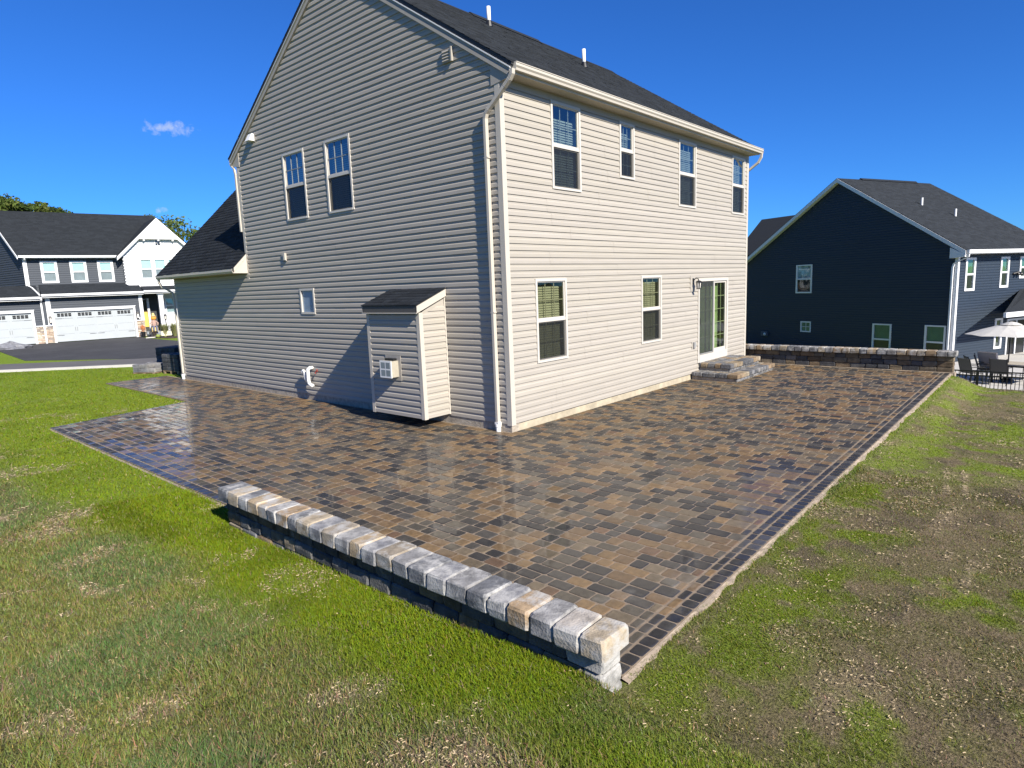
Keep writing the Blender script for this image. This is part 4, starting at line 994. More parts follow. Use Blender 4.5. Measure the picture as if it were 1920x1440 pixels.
# main roof
re = math.hypot(4.75, 3.42); up = (0, 4.75, 3.42)
mb = MB(); q = [(-1.42, BK - .42, 5.72), (9.6, BK - .42, 5.72), (7.75, BK + 4.33, 9.14), (-2.62, BK + 4.33, 9.14)]; mb.hexa(q, [(x, y, z + .06) for x, y, z in q]); q = [(9.6, BK - .42, 5.72), (9.6, BK + 9.0, 5.72), (7.75, BK + 4.33, 9.14)]; mb.hexa(q, [(x, y, z + .055) for x, y, z in q]); q = [(-3.8, BK + 9.0, 5.72), (9.6, BK + 9.0, 5.72), (7.75, BK + 4.33, 9.14), (-2.62, BK + 4.33, 9.14)]; mb.hexa(q, [(x, y, z + .06) for x, y, z in q]); wr = mb.build('roof', M['dark_metal'], wh)
T2 = slope_frame((0, BK - .44, 5.785), (1, 0, 0), up); shingles(T2, -1.42, 9.6, re + .03, wr, course=.16, tab=.34, tone=.95, spread=.16, lim=lambda v: (-1.44 - 1.2 * v / re, 9.6 - 1.85 * v / re))
mb = MB(); mb.box(-1.4, 4.35, BK - .52, BK - .42, 5.70, 5.84); mb.build('gutter', M['brightwhite'], wh)
mb = MB(); mb.box(-1.2, 4.66, BK - .42, BK - .03, 5.66, 5.69); mb.build('soffit', M['white'], wh)
mb = MB(); q = [(-1.47, BK - .42, 5.60), (-2.67, BK + 4.33, 9.02), (-2.67, BK + 4.33, 9.17), (-1.47, BK - .42, 5.77)]; mb.hexa(q, [(x + .04, y, z) for x, y, z in q]); mb.build('rake_board', M['brightwhite'], wh)
# white cross gable
GB = BK - .52
gx_, gap = 6.95, 8.50; gh = 2.72
wop = [(5.58, 6.42, 4.13, 5.58), (6.49, 7.33, 4.13, 5.58), (7.40, 8.24, 4.13, 5.58)]
mb = MB(TWb(GB)); backing(mb, 4.68, 9.2, 3.50, 5.75, wop); mb.quad((4.68, 0, 3.5), (4.68, -.6, 3.5), (4.68, -.6, 6.2), (4.68, 0, 6.2)); mb.quad((9.2, 0, 3.5), (9.2, -.6, 3.5), (9.2, -.6, 6.2), (9.2, 0, 6.2)); mb.add([(4.4, 0, 5.75), (9.5, 0, 5.75), (gx_, 0, gap - .12)], [(0, 1, 2)]); mb.build('gable_wall', M['brightwhite'], wh)
siding(TWb(GB), lambda z: 4.68 if z < 5.75 else gx_ - (gap - .2 - z), lambda z: 9.2 if z < 5.75 else gx_ + (gap - .2 - z), 3.56, 7.0, wop + [(6.72, 7.12, 6.52, 6.94)], M['brightwhite'], wh, joined=True, course=.18)
for sg in (-1, 1):
    mb = MB(TWb(GB)); q = [(gx_, .0, gap), (gx_ + sg * (gh + .05), .0, gap - gh - .05), (gx_ + sg * (gh + .05), .0, gap - gh - .30), (gx_, .0, gap - .26)]; mb.hexa(q, [(x, .34, z) for x, _, z in q]); mb.build('rake_board', M['brightwhite'], wh)
    mb = MB(); q = [(gx_, GB - .36, gap + .03), (gx_ + sg * (gh + .1), GB - .36, gap - gh - .07), (gx_ + sg * (gh + .1), BK + 1.6, gap - gh - .07), (gx_, BK + 3.5, gap + .03)]; mb.hexa(q, [(x, y, z + .03) for x, y, z in q]); mb.build('gable_roof', M['shingle'], wh)
mb = MB(TWb(GB)); q = [(gx_ - 1.48, .06, 7.0), (gx_ + 1.48, .06, 7.0), (gx_, .06, gap - .2)]; mb.hexa(q, [(x, .30, z) for x, _, z in q]); mb.build('gable_panel', M['brightwhite'], wh)
mb = MB(TWb(GB)); mb.box(gx_ - 1.30, gx_ + 1.30, .301, .345, 6.98, 7.06)
for q_ in (-.95, 0, .95): mb.box(gx_ + q_ - .06, gx_ + q_ + .06, .09, .30, 6.86, 6.98)
mb.build('gable_bracket', M['white'], wh)
fixed_window(wh, TWb(GB - .04), 6.72, 7.12, 6.52, 6.94, M['brightwhite'], GLC, M['black'], .04, True)
mb = MB(TWb(GB)); mb.box(4.62, 4.72, .06, .09, 3.75, 5.75)
for i in range(9): mb.box(4.55, 4.66, .065, .085, 3.8 + i * .21, 3.8 + i * .21 + .12)
mb.build('corner_trim', M['brightwhite'], wh)
def simple_window(parent, T, s0, s1, z0, z1, up_m, lo_m, b=.14, o=.02, fm_=None, gl=None):
    f = MB(T); zm = (z0 + z1) / 2; f.box(s0, s0 + b, -.02, o + .03, z0, z1); f.box(s1 - b, s1, -.02, o + .03, z0, z1); f.box(s0 + b, s1 - b, -.02, o + .03, z1 - b * .8, z1); f.box(s0 + b, s1 - b, -.02, o + .035, z0, z0 + b * .9); f.box(s0 + b, s1 - b, -.02, o + .01, zm - .04, zm + .04)
    w_ = f.build('window', fm_ or M['brightwhite'], parent)
    for nm, a, c, mm in (('upper_pane', zm + .04, z1 - b * .8, up_m), ('lower_pane', z0 + b * .9, zm - .04, lo_m)):
        MB(T).quad((s0 + b, .004, a), (s1 - b, .004, a), (s1 - b, .004, c), (s0 + b, .004, c)).build(nm, gl or GL, w_)
        MB(T).quad((s0 + b, -.03, a), (s1 - b, -.03, a), (s1 - b, -.03, c), (s0 + b, -.03, c)).build('shade', mm, w_)
    return w_
for (a, b, c, d) in ops_u: simple_window(wh, TWb(BK), a, b, c, d, M['teal'], M['greyglass'], .15, gl=GLC)
for (a, b, c, d) in wop: simple_window(wh, TWb(GB), a, b, c, d, M['teal'], M['greyglass'], .10, gl=GLC)
# lower roof over the garages and porch
def lean(s0, s1, zf, of, zb, nm='lower_roof'):
    mb = MB(); q = [(s0, -of, zf - .02), (s1, -of, zf - .02), (s1, BK - .04, zb), (s0, BK - .04, zb)]; mb.hexa(q, [(x, y, z + .05) for x, y, z in q]); r_ = mb.build(nm, M['dark_metal'], wh)
    L_ = math.hypot(BK - .04 + of, zb - zf); shingles(slope_frame((0, -of, zf + .035), (1, 0, 0), (0, BK - .04 + of, zb - zf + .02)), s0, s1, L_, r_, course=.16, tab=.34, spread=.16)
    mb = MB(); mb.box(s0 - .03, s1 + .02, -of - .11, -of, zf - .06, zf + .08); mb.build('gutter', M['brightwhite'], wh)
    mb = MB(); mb.box(s0, s1, -of, -.0, zf - .16, zf - .10); mb.build('soffit', M['white'], wh)
lean(-.52, 5.40, 3.17, .42, 3.86); lean(-7.0, -.66, 3.02, .42, 3.80); lean(5.46, 9.3, 3.22, .42, 3.72, 'porch_roof')
# corner boards, downspouts
mb = MB(TW); mb.box(-.36, -.10, .01, .045, 1.16, 3.0); mb.box(5.12, 5.34, .01, .06, 1.20, 3.05); mb.build('corner_board', M['brightwhite'], wh)
mb = MB(TWb(BK)); mb.box(-1.2, -.98, .012, .05, 3.70, 5.64); mb.build('corner_board', M['brightwhite'], wh)
mb = MB(TW); mb.rtube([(-.58, .44, 3.05), (-.58, .36, 2.88), (-.60, .10, 2.72), (-.60, .06, 2.6), (-.60, .05, 1.1), (-.60, .16, .9), (-.60, .16, 0)], .10, .08, (1, 0, 0)); mb.build('downspout', M['brightwhite'], wh)
mb = MB(TWb(BK)); mb.rtube([(-1.08, .46, 5.72), (-1.08, .40, 5.6), (-1.08, .10, 5.45), (-1.08, .09, 3.86), (-.9, .3, 3.70), (-.62, 1.4, 3.2)], .09, .07, (1, 0, 0)); mb.build('downspout', M['brightwhite'], wh)
# stone veneer
def veneer(s0, s1, z0, z1):
    mb = MB(TW); mb.box(s0, s1, .005, .05, z0, z1); v = mb.build('stone_veneer', M['block'], wh); z = z0
    while z < z1 - .02:
        h = R.uniform(.07, .13); zt = min(z + h, z1); s = s0
        while s < s1 - .01:
            e = min(s + R.uniform(.18, .4), s1); c = R.choice([(.55, .47, .36), (.46, .36, .27), (.62, .56, .46), (.36, .31, .27), (.58, .44, .34)]); k = MB(TW); d_ = R.uniform(.07, .11)
            k.hexa([(s + .006, .05, z + .006), (e - .006, .05, z + .006), (e - .006, .05, zt - .006), (s + .006, .05, zt - .006)], [(s + .015, d_, z + .014), (e - .015, d_, z + .014), (e - .015, d_, zt - .014), (s + .015, d_, zt - .014)], c); k.build('stone', M['veneer'], v); s = e
        z = zt
    mb = MB(TW); mb.box(s0 - .01, s1 + .01, .05, .14, z1, z1 + .06); mb.build('stone_ledge', M['brightwhite'], wh)
veneer(-1.06, -.13, 0, 1.13); veneer(4.84, 5.34, 0, 1.16)
# garage doors
def garage_door(s0, s1, panels):
    mb = MB(TW); t = .13; mb.box(s0 - t, s0, .0, .06, 0, 2.2); mb.box(s1, s1 + t, .0, .06, 0, 2.2); mb.box(s0 - t, s1 + t, .0, .065, 2.075, 2.22); mb.box(s0 - t - .04, s1 + t + .04, .0, .10, 2.22, 2.26); tr = mb.build('garage_trim', M['brightwhite'], wh)
    g_ = MB(TW); w_ = (s1 - s0) / panels
    for r_ in range(4): g_.box(s0, s1, -.12, -.08 + .0, .02 + r_ * .52, .02 + r_ * .52 + .512)
    gd = g_.build('garage_door', M['garage'], wh)
    st_ = MB(TW); win = MB(TW); hw = MB(TW)
    for i in range(panels):
        a = s0 + i * w_; win = MB(TW)
        st_.box(a + .02, a + .12, -.08, -.066, .03, 2.06); st_.box(a + w_ - .12, a + w_ - .02, -.08, -.066, .03, 2.06); st_.box(a + .12, a + w_ - .12, -.08, -.066, 1.60, 1.68); st_.box(a + .12, a + w_ - .12, -.08, -.066, .03, .11); st_.box(a + .12, a + w_ - .12, -.08, -.0665, 1.98, 2.06)
        for c in range(4):
            for d_ in range(2):
                x0_ = a + .17 + c * (w_ - .34) / 4; win.box(x0_ + .02, x0_ + (w_ - .34) / 4 - .02, -.079, -.062, 1.72 + d_ * .12, 1.72 + d_ * .12 + .10)
        win.build('door_window', M['black'], gd)
        for z in (.45, 1.58): hw.box(a + (.03 if i % 2 == 0 else w_ - .44), a + (.44 if i % 2 == 0 else w_ - .03), -.064, -.054, z, z + .03)
        if i % 2 == 0: hw.box(a + w_ - .07, a + w_ - .045, -.064, -.04, .72, .98)
        else: hw.box(a + .045, a + .07, -.064, -.04, .72, .98)
    st_.build('door_stile', M['garage'], gd); hw.build('hinge', mat('grey_iron', (.20, .21, .22), .5), gd)
garage_door(0.0, 4.70, 4); garage_door(-6.0, -1.19, 4)
# coach lamps
for s in (-.22, 4.93):
    mb = MB(TW); mb.box(s - .09, s + .09, .03, .06, 1.30, 1.78); mb.hexa([(s - .09, .06, 1.66), (s + .09, .06, 1.66), (s + .09, .24, 1.66), (s - .09, .24, 1.66)], [(s - .03, .1, 1.80), (s + .03, .1, 1.80), (s + .03, .18, 1.80), (s - .03, .18, 1.80)]); mb.box(s - .06, s + .06, .08, .22, 1.30, 1.36); cl = mb.build('coach_lamp', M['black'], wh)
    mb = MB(TW); mb.box(s - .055, s + .055, .09, .21, 1.36, 1.66); mb.build('lamp_glass', M['lampglass'], cl)
mb = MB(TW); mb.box(4.86, 5.08, .03, .05, 1.28, 1.42); mb.build('house_number_plate', M['brightwhite'], wh)
# porch
mb = MB(TW); mb.box(6.38, 6.68, -.10, .20, .30, 3.05); mb.box(6.32, 6.74, -.16, .26, .30, .55); mb.box(6.34, 6.72, -.14, .24, 2.92, 3.05); mb.build('porch_column', M['brightwhite'], wh)
mb = MB(TW); mb.box(5.36, 9.3, -1.49, .25, 0, .30); mb.build('porch_floor', M['bluestone'], wh)
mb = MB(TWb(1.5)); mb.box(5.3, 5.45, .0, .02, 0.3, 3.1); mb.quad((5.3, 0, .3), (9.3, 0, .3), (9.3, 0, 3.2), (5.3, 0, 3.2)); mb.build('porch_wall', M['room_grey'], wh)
mb = MB(TWb(1.5)); mb.box(5.5, 5.56, .02, .06, .3, 2.72); mb.box(5.84, 5.98, .02, .3, .3, 2.72); mb.box(5.5, 5.98, .02, .06, 2.62, 2.72); dr = mb.build('door_frame', M['brightwhite'], wh)
mb = MB(TWb(1.5)); mb.box(5.56, 5.84, .02, .05, .62, 1.72); mb.build('front_door', M['yellow'], wh)
mb = MB(TWb(1.5)); mb.box(5.56, 5.84, .02, .045, 1.72, 2.62); mb.build('door_window', mat('door_pane', (.13, .10, .05), .2), wh)
mb = MB(TWb(1.35)); mb.quad((6.9, 0, .3), (9.3, 0, .3), (9.3, 0, 3.1), (6.9, 0, 3.1)); mb.build('porch_wall', M['brightwhite'], wh)
simple_window(wh, TWb(1.35), 7.05, 7.80, 1.55, 2.72, M['room_grey'], M['room_grey'], .10)

# things round the porch
WW = lambda s, o, z=0: tuple(OW + udw * s + ndw * o + Vector((0, 0, z)))
flat('planting_bed', [W_(5.35, .4), W_(5.3, 3.0), W_(5.9, 4.6), W_(9.3, 5.2), W_(9.3, .4)], .012, M['mulch'])
def leaf_clump(mb, c, rx, rz, n, size, cols, up=.0):
    for i in range(n):
        while True:
            p = Vector((R.uniform(-1, 1), R.uniform(-1, 1), R.uniform(-1, 1)))
            if .3 < p.length < 1: break
        p = Vector((c[0] + p.x * rx, c[1] + p.y * rx, c[2] + p.z * rz)); a = Vector((R.gauss(0, 1), R.gauss(0, 1), R.gauss(0, 1) + up)).normalized(); b = a.orthogonal().normalized(); s_ = size * R.uniform(.6, 1.4); cc = R.choice(cols); k = R.uniform(.7, 1.3)
        mb.add([p - a * s_, p + b * s_ * .5, p + a * s_, p - b * s_ * .5], [(0, 1, 2, 3)], (cc[0] * k, cc[1] * k, cc[2] * k))
def grass_clump(name, loc, h, spread, n, label, cols):
    t = thing(name, label, 'plant', loc); mb = MB()
    for i in range(n):
        a = R.uniform(0, 6.28); r0 = R.uniform(0, .12); r1 = spread * R.uniform(.2, 1); hh = h * R.uniform(.6, 1); d = Vector((math.cos(a), math.sin(a), 0)); s_ = Vector((-d.y, d.x, 0)) * .012
        p0 = d * r0; p1 = d * (r0 + r1 * .35) + Vector((0, 0, hh * .6)); p2 = d * (r0 + r1) + Vector((0, 0, hh)); c = R.choice(cols); k = R.uniform(.7, 1.3)
        mb.add([p0 - s_, p0 + s_, p1 + s_, p1 - s_, p2], [(0, 1, 2, 3), (3, 2, 4)], (c[0] * k, c[1] * k, c[2] * k))
    mb.build('blades', M['leaf'], t, 'stuff'); return t
GC = [(.22, .25, .09), (.30, .30, .13), (.16, .20, .06), (.36, .33, .18)]
grass_clump('ornamental_grass', WW(6.0, 2.9), 1.0, .42, 420, 'feathery ornamental grass just left of the lamp post', GC)
grass_clump('ornamental_grass', WW(6.62, 2.9), 1.05, .45, 420, 'feathery ornamental grass just right of the lamp post', GC)
t = thing('lamp_post', 'slim black lamp post in the planting bed before the white porch', 'lamp post', WW(6.22, 2.5))
MB().tube([(0, 0, 0), (0, 0, .1), (0, 0, 1.18)], [.06, .04, .035], 8).build('post', M['black'], t)
mb = MB(); mb.tube([(0, 0, 1.18), (0, 0, 1.24)], [.06, .08], 6); mb.tube([(0, 0, 1.46), (0, 0, 1.56), (0, 0, 1.64)], [.12, .05, .012], 6)
for k in range(4): q = k * math.pi / 2; mb.tube([(.07 * math.cos(q), .07 * math.sin(q), 1.24), (.1 * math.cos(q), .1 * math.sin(q), 1.47)], .01, 4)
hd = mb.build('lantern', M['black'], t); MB().tube([(0, 0, 1.25), (0, 0, 1.45)], [.06, .085], 6).build('lantern_glass', M['lampglass'], hd)
t = thing('yard_sign', 'cream garden sign with two short lines of writing beside the driveway', 'sign', WW(6.06, 3.05), thw)
mb = MB(); q = [(-.33, 0, .10), (.33, 0, .10), (.33, 0, .36), (.28, 0, .42), (-.05, 0, .43), (-.10, 0, .40), (-.15, 0, .43), (-.30, 0, .42), (-.33, 0, .38)]; mb.hexa(q, [(x, .03, z) for x, _, z in q]); mb.build('board', M['cream'], t)
mb = MB()
for (x0_, x1_, z) in ((-.22, -.07, .31), (-.17, .20, .20)):
    x = x0_
    while x < x1_: w_ = R.uniform(.02, .04); mb.box(x, x + w_, -.004, -.002, z, z + R.uniform(.02, .035)); x += w_ + .012
mb.build('lettering', M['ink'], t)
MB().box(-.22, -.18, .003, .028, -.08, .10).box(.18, .22, .003, .028, -.08, .10).build('stake', M['black'], t)
t = thing('gourd', 'large striped green and yellow gourd lying at the bed edge', 'gourd', WW(5.52, 3.05)); MB().ball((0, 0, .11), .17, .14, .13, 12, 8).build('fruit', M['gourd'], t, smooth=True); MB().tube([(.15, 0, .13), (.2, 0, .16), (.23, .01, .21)], [.03, .02, .015], 6).build('stem', M['bark'], t)
t = thing('potted_mum', 'orange chrysanthemum mound by the stone pier of the garage', 'plant', WW(5.02, .85)); mb = MB(); leaf_clump(mb, (0, 0, .62), .17, .26, 260, .035, [(.75, .25, .05), (.8, .35, .1), (.6, .15, .04)]); mb.build('flowers', M['leaf'], t, 'stuff'); MB().tube([(0, 0, 0), (0, 0, .38)], [.12, .16], 10).build('pot', M['black'], t)
t = thing('shrub', 'small dark reddish shrub beside the bluestone porch step', 'shrub', WW(5.55, 1.3)); mb = MB(); leaf_clump(mb, (0, 0, .25), .26, .24, 260, .04, [(.08, .06, .03), (.12, .05, .04), (.06, .07, .03)]); mb.build('foliage', M['leaf'], t, 'stuff'); MB().tube([(0, 0, 0), (0, 0, .2)], .03, 5).build('stem', M['bark'], t)
t = thing('porch_step', 'grey bluestone step slab in front of the white porch', 'step', WW(5.75, .62), thw); MB().box(-.38, .42, -.35, .35, 0, .16).build('slab', M['bluestone'], t)
t = thing('stepping_stone', 'pale flat paving stone between driveway and porch step', 'paving stone', WW(5.15, 2.6), thw); MB().hexa([(-.35, -.2, 0), (.3, -.25, 0), (.42, .2, 0), (-.1, .25, 0)], [(-.33, -.19, .05), (.29, -.23, .05), (.40, .19, .05), (-.1, .23, .05)]).build('slab', M['slab'], t)
# scarecrow decoration
t = thing('scarecrow', 'seated scarecrow with orange pumpkin head and straw hat on the porch', 'decoration', WW(5.86, .35, .30), thw)
MB().ball((0, 0, 1.0), .19, .16, .17, 12, 8).build('head', M['orange'], t, smooth=True)
MB().tube([(0, 0, 1.12), (0, 0, 1.14), (0, 0, 1.16), (0, 0, 1.36)], [.2, .2, .11, .07], 12).build('hat', M['straw_hat'], t)
MB().tube([(0, 0, .38), (0, 0, .6), (0, 0, .85)], [.14, .16, .09], 10).tube([(-.1, 0, .8), (-.24, -.05, .62), (-.2, -.14, .45)], [.05, .05, .04], 7).tube([(.1, 0, .8), (.25, -.05, .62), (.2, -.14, .45)], [.05, .05, .04], 7).build('shirt', M['flannel'], t)
MB().tube([(-.07, 0, .40), (-.1, -.28, .38), (-.1, -.30, .05)], [.075, .065, .055], 8).tube([(.07, 0, .40), (.1, -.28, .38), (.1, -.30, .05)], [.075, .065, .055], 8).build('trousers', M['denim'], t)
MB().box(-.2, .2, -.15, .15, 0, .33).build('bale_seat', M['straw_hat'], t)
# tarp bundle on the left driveway
t = thing('tarp_bundle', 'crumpled grey tarp bundle lying on the driveway before the garage', 'tarp', (.25, 41.0, -.016)); 
vs = []; n = 16
for j in range(7):
    for k in range(n):
        a = 2 * math.pi * k / n; rr = (1 - (j / 6) ** 1.6) * (1 + .22 * math.sin(3 * a + j) + .12 * math.sin(7 * a)); vs.append((1.0 * rr * math.cos(a), .5 * rr * math.sin(a), .40 * (j / 6) ** .8 * (1 + .25 * math.sin(2 * a))))
mb = MB(); mb.add(vs, [(j * n + k, j * n + (k + 1) % n, (j + 1) * n + (k + 1) % n, (j + 1) * n + k) for j in range(6) for k in range(n)]); mb.build('cloth', M['tarp'], t)
# pallets of leftover stone by the garage corner
SHADED_STONE = [(.07, .075, .085), (.09, .09, .10), (.06, .062, .07)]  # stone tones darkened to paint the garage's shadow on two pallets
def pallet(loc, rz, nx, ny, nz, label, wrap=True, hz=.14, m=None, cols=GREY):
    t = thing('stone_pallet', label, 'pallet', loc, rz, 'pallets of leftover stone by the garage')
    mb = MB()
    for i in range(3): mb.box(-.5, .5, -.46 + i * .41, -.36 + i * .41, 0, .09)
    for i in range(6): mb.box(-.5 + i * .18, -.5 + i * .18 + .1, -.5, .5, .09, .11)
    mb.build('pallet', mat('pallet_wood', (.28, .20, .12), .9, .2, 8), t)
    lx, ly = 1.0 / nx, .96 / ny
    for k in range(nz):
        for i in range(nx):
            for j in range(ny):
                if k == nz - 1 and (i + j) % 3 == 0 and not wrap: continue
                kk = R.uniform(.8, 1.15); put_block(t, 'stone', -.5 + (i + .5) * lx, -.48 + (j + .5) * ly, .11 + k * hz, lx, ly, hz, tuple(v * kk for v in R.choice(cols)), M['stone_plain'])
    return t
pallet((.30, 18.2, -.10), .5, 3, 3, 2, 'lower grey stone pallet, left one beside the garage corner', False, .15)
pallet((.86, 16.9, -.03), .2, 3, 3, 4, 'tall shade-darkened stone pallet behind the downspout at the garage corner', True, .15, cols=SHADED_STONE)
pallet((1.25, 18.5, -.03), .4, 3, 3, 5, 'tallest stone pallet, behind the other pallets by the garage', True, .15, cols=SHADED_STONE)

# ------------------------------------------------------------------ navy house on the right
KB = Vector((26.81, -3.44, 0)); thb = math.radians(-22.1)
nb = thing('house', 'navy blue two-storey house with shaded black-looking gable beyond the far seat wall', 'house', KB, thb)
# local: +x along rear wall (away right), +y along the gable (away left)
TNR = frame((0, 0, 0), (1, 0, 0), (0, -1, 0)); TNG = frame((0, 0, 0), (0, 1, 0), (-1, 0, 0))
HW, LB, BZ = 12.2, 7.5, -2.6
sl = .628; ze = 3.40; apx = HW / 2; za = ze + sl * (apx + .45)
gop = [(7.60, 8.66, 1.59, 3.18), (7.58, 8.27, -.61, -.0), (2.90, 3.90, -1.55, .03), (.30, 1.27, -1.55, .05)]
rop = [(.57, 1.36, 1.61, 3.12), (3.42, 4.17, 1.66, 3.12), (5.09, 5.75, 2.06, 3.12), (3.32, 3.97, -1.28, .20)]
mb = MB(TNG); backing(mb, .01, HW, BZ, 3.4, gop); mb.add([(.01, 0, 3.4), (HW, 0, 3.4), (apx, 0, za - .16)], [(0, 1, 2)]); mb.build('gable_wall', M['navy'], nb)
siding(TNG, lambda z: .11 if z < 3.3 else (z + .14 - ze) / sl - .45, lambda z: HW - .1 if z < 3.3 else HW - ((z + .14 - ze) / sl - .45), BZ, za - .25, gop, M['navy'], nb, joined=True, course=.125)
mb = MB(TNR); backing(mb, .01, LB, BZ, 3.4, rop); mb.build('rear_wall', M['navy'], nb)
siding(TNR, lambda z: .11, lambda z: LB, BZ, 3.35, rop, M['navy'], nb, joined=True, course=.125)
mb = MB(); mb.box(LB - .02, LB, .02, HW, BZ, 3.4); mb.add([(LB, 0, 3.4), (LB, HW, 3.4), (LB, apx, za - .15)], [(0, 1, 2)]); mb.box(0.02, LB, HW - .02, HW, BZ, 3.4); mb.build('far_wall', M['navy'], nb)
mb = MB(TNG); mb.box(-.03, .10, .012, .04, BZ, 3.3); mb.build('corner_post', M['brightwhite'], nb)
mb = MB(TNR); mb.box(-.03, .10, .0, .035, BZ, 3.3); mb.build('corner_post', M['brightwhite'], nb)
mb = MB()
for sg in (0, 1):
    f_ = (lambda y: y) if sg == 0 else (lambda y: HW - y)
    q = [(-.25, f_(-.45), ze), (LB + .2, f_(-.45), ze), (LB + .2, apx, za), (-.25, apx, za)]; mb.hexa(q, [(x, y, z + .05) for x, y, z in q])
nr = mb.build('roof', M['dark_metal'], nb); ll = math.hypot(apx + .45, sl * (apx + .45))
shingles(slope_frame((0, -.47, ze + .045), (1, 0, 0), (0, 1, sl)), -.26, LB + .21, ll, nr, tone=1.15, spread=.18, tab=.33)
shingles(slope_frame((0, HW + .47, ze + .045), (1, 0, 0), (0, -1, sl)), -.26, LB + .21, ll, nr, tone=1.15, spread=.18, tab=.33)
mb = MB(); mb.hexa([(1.6, apx - .16, za - .0), (6.4, apx - .16, za), (6.4, apx + .16, za), (1.6, apx + .16, za)], [(1.6, apx - .02, za + .12), (6.4, apx - .02, za + .12), (6.4, apx + .02, za + .12), (1.6, apx + .02, za + .12)]); mb.build('ridge_vent', M['shingle'], nr)
for sg in (0, 1):
    f_ = (lambda y: y) if sg == 0 else (lambda y: HW - y)
    mb = MB(); q = [(-.28, f_(-.45), ze - .16), (-.28, apx, za - .16), (-.28, apx, za + .03), (-.28, f_(-.45), ze + .03)]; mb.hexa(q, [(-.25, y, z) for _, y, z in q]); mb.build('rake_board', M['brightwhite'], nb)
    mb = MB(); q = [(-.25, f_(-.45), ze - .16), (-.25, apx, za - .16), (-.25, apx, za - .13), (-.25, f_(-.45), ze - .13)]; mb.hexa(q, [(-.02, y, z) for _, y, z in q]); mb.build('soffit', M['white'], nb)
mb = MB(); q = [(-.284, .22, ze - .28), (-.284, -.43, ze - .24), (-.284, -.43, ze - .14), (-.284, .22, ze + .20)]; mb.hexa(q, [(-.03, y, z) for _, y, z in q]); mb.build('eave_return', M['brightwhite'], nb)
mb = MB(); mb.box(-.2, LB + .25, -.57, -.45, ze - .10, ze + .06); mb.build('gutter', M['brightwhite'], nb)
mb = MB(); mb.box(0, LB, -.45, -.02, ze - .13, ze - .10); mb.build('soffit', M['white'], nb)
mb = MB(); mb.rtube([(-.12, -.50, ze - .1), (-.12, -.48, ze - .25), (-.10, -.10, ze - .42), (-.09, .10, ze - .50), (-.09, .16, ze - .7), (-.09, .16, BZ)], .08, .07, (0, 1, 0)); mb.build('downspout', M['brightwhite'], nb)
GRN = mat('green_shade', (.10, .24, .17), .7, .15, 2); GRN2 = mat('lit_green_blind', (.30, .48, .24), .7, .1, 3)
for i, (a, b, c, d) in enumerate(gop):
    if i == 1: fixed_window(nb, TNG, a, b, c, d, M['brightwhite'], GLC, GRN, .07, True)
    else: simple_window(nb, TNG, a, b, c, d, mat('crumpled_white', (.42, .55, .58), .5, .9, 1.6) if i == 0 else GRN, M['room_grey'], .085, gl=GLC)
for (a, b, c, d) in rop: simple_window(nb, TNR, a, b, c, d, GRN2, mat('olive_shade', (.10, .11, .08), .6), .12)
for (s, g_) in ((2.83, 3.50), (3.93, 2.45)):
    z = ze + sl * (g_ + .45); mb = MB(); mb.tube([(s, g_, z), (s, g_, z + .42)], .055, 10); mb.build('vent_pipe', M['pvc'], nb)
mb = MB(TNR); mb.tube([(4.55, .04, 2.30), (4.75, .16, 2.36), (4.95, .16, 2.34)], .05, 7); mb.ball((4.70, .18, 2.28), .09, .09, .07); mb.ball((4.95, .18, 2.28), .09, .09, .07); mb.build('flood_light', M['black'], nb)
mb = MB(TNG); mb.box(.06, .18, .0, .10, -1.33, -1.12); mb.build('meter_box', M['brightwhite'], nb)
mb = MB(TNG); mb.box(10.55, 11.05, .0, .12, -.98, -.70); hb_ = mb.build('vent_plate', mat('grey_plate', (.10, .11, .13), .6), nb)
mb = MB(TNG); mb.ball((10.72, .16, -.86), .09, .06, .09); mb.build('vent_hood', M['pvc'], nb)
# back garage roof behind the gable's left shoulder
mb = MB(); q = [(1.5, 15.0, 3.95), (1.5, HW - .6, 3.95), (5.5, HW - .6, 6.5), (5.5, 16.3, 6.5)]; mb.hexa(q, [(x, y, z + .08) for x, y, z in q]); q = [(9.5, 15.0, 3.95), (9.5, HW - .6, 3.95), (5.5, HW - .6, 6.5), (5.5, 16.3, 6.5)]; mb.hexa(q, [(x, y, z + .08) for x, y, z in q]); mb.build('front_roof', M['shingle'], nb)
mb = MB(); mb.box(2.0, 9.0, HW + .01, 14.8, BZ, 3.98); mb.build('front_wing', M['navy'], nb)
# covered porch on the rear
po = 1.7; ps0, ps1 = .62, 7.4
mb = MB(TNR); q = [(ps0, po, .60), (ps1, po, .60), (ps1, .02, 1.75), (ps0 + 4.7, .02, 1.45)]; mb.hexa(q, [(x, o, z + .05) for x, o, z in q]); pr_ = mb.build('porch_roof', M['shingle'], nb)
mb = MB(TNR); mb.box(ps0 - .04, ps1, po, po + .12, .45, .66); mb.build('gutter', M['brightwhite'], nb)
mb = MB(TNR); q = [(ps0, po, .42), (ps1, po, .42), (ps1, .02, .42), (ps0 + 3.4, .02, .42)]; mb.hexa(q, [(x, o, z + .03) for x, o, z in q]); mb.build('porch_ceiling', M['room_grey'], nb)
mb = MB(TNR); mb.box(5.2, 5.36, po - .16, po - .02, -1.9, .44); mb.build('porch_post', M['brightwhite'], nb)
mb = MB(TNR); mb.box(4.35, 4.45, .02, .06, -1.85, .12); mb.box(5.15, 5.25, .02, .06, -1.85, .12); mb.box(6.05, 6.15, .02, .06, -1.85, .12); mb.box(4.45, 6.05, .02, .058, .02, .12); bd = mb.build('french_door', M['brightwhite'], nb)
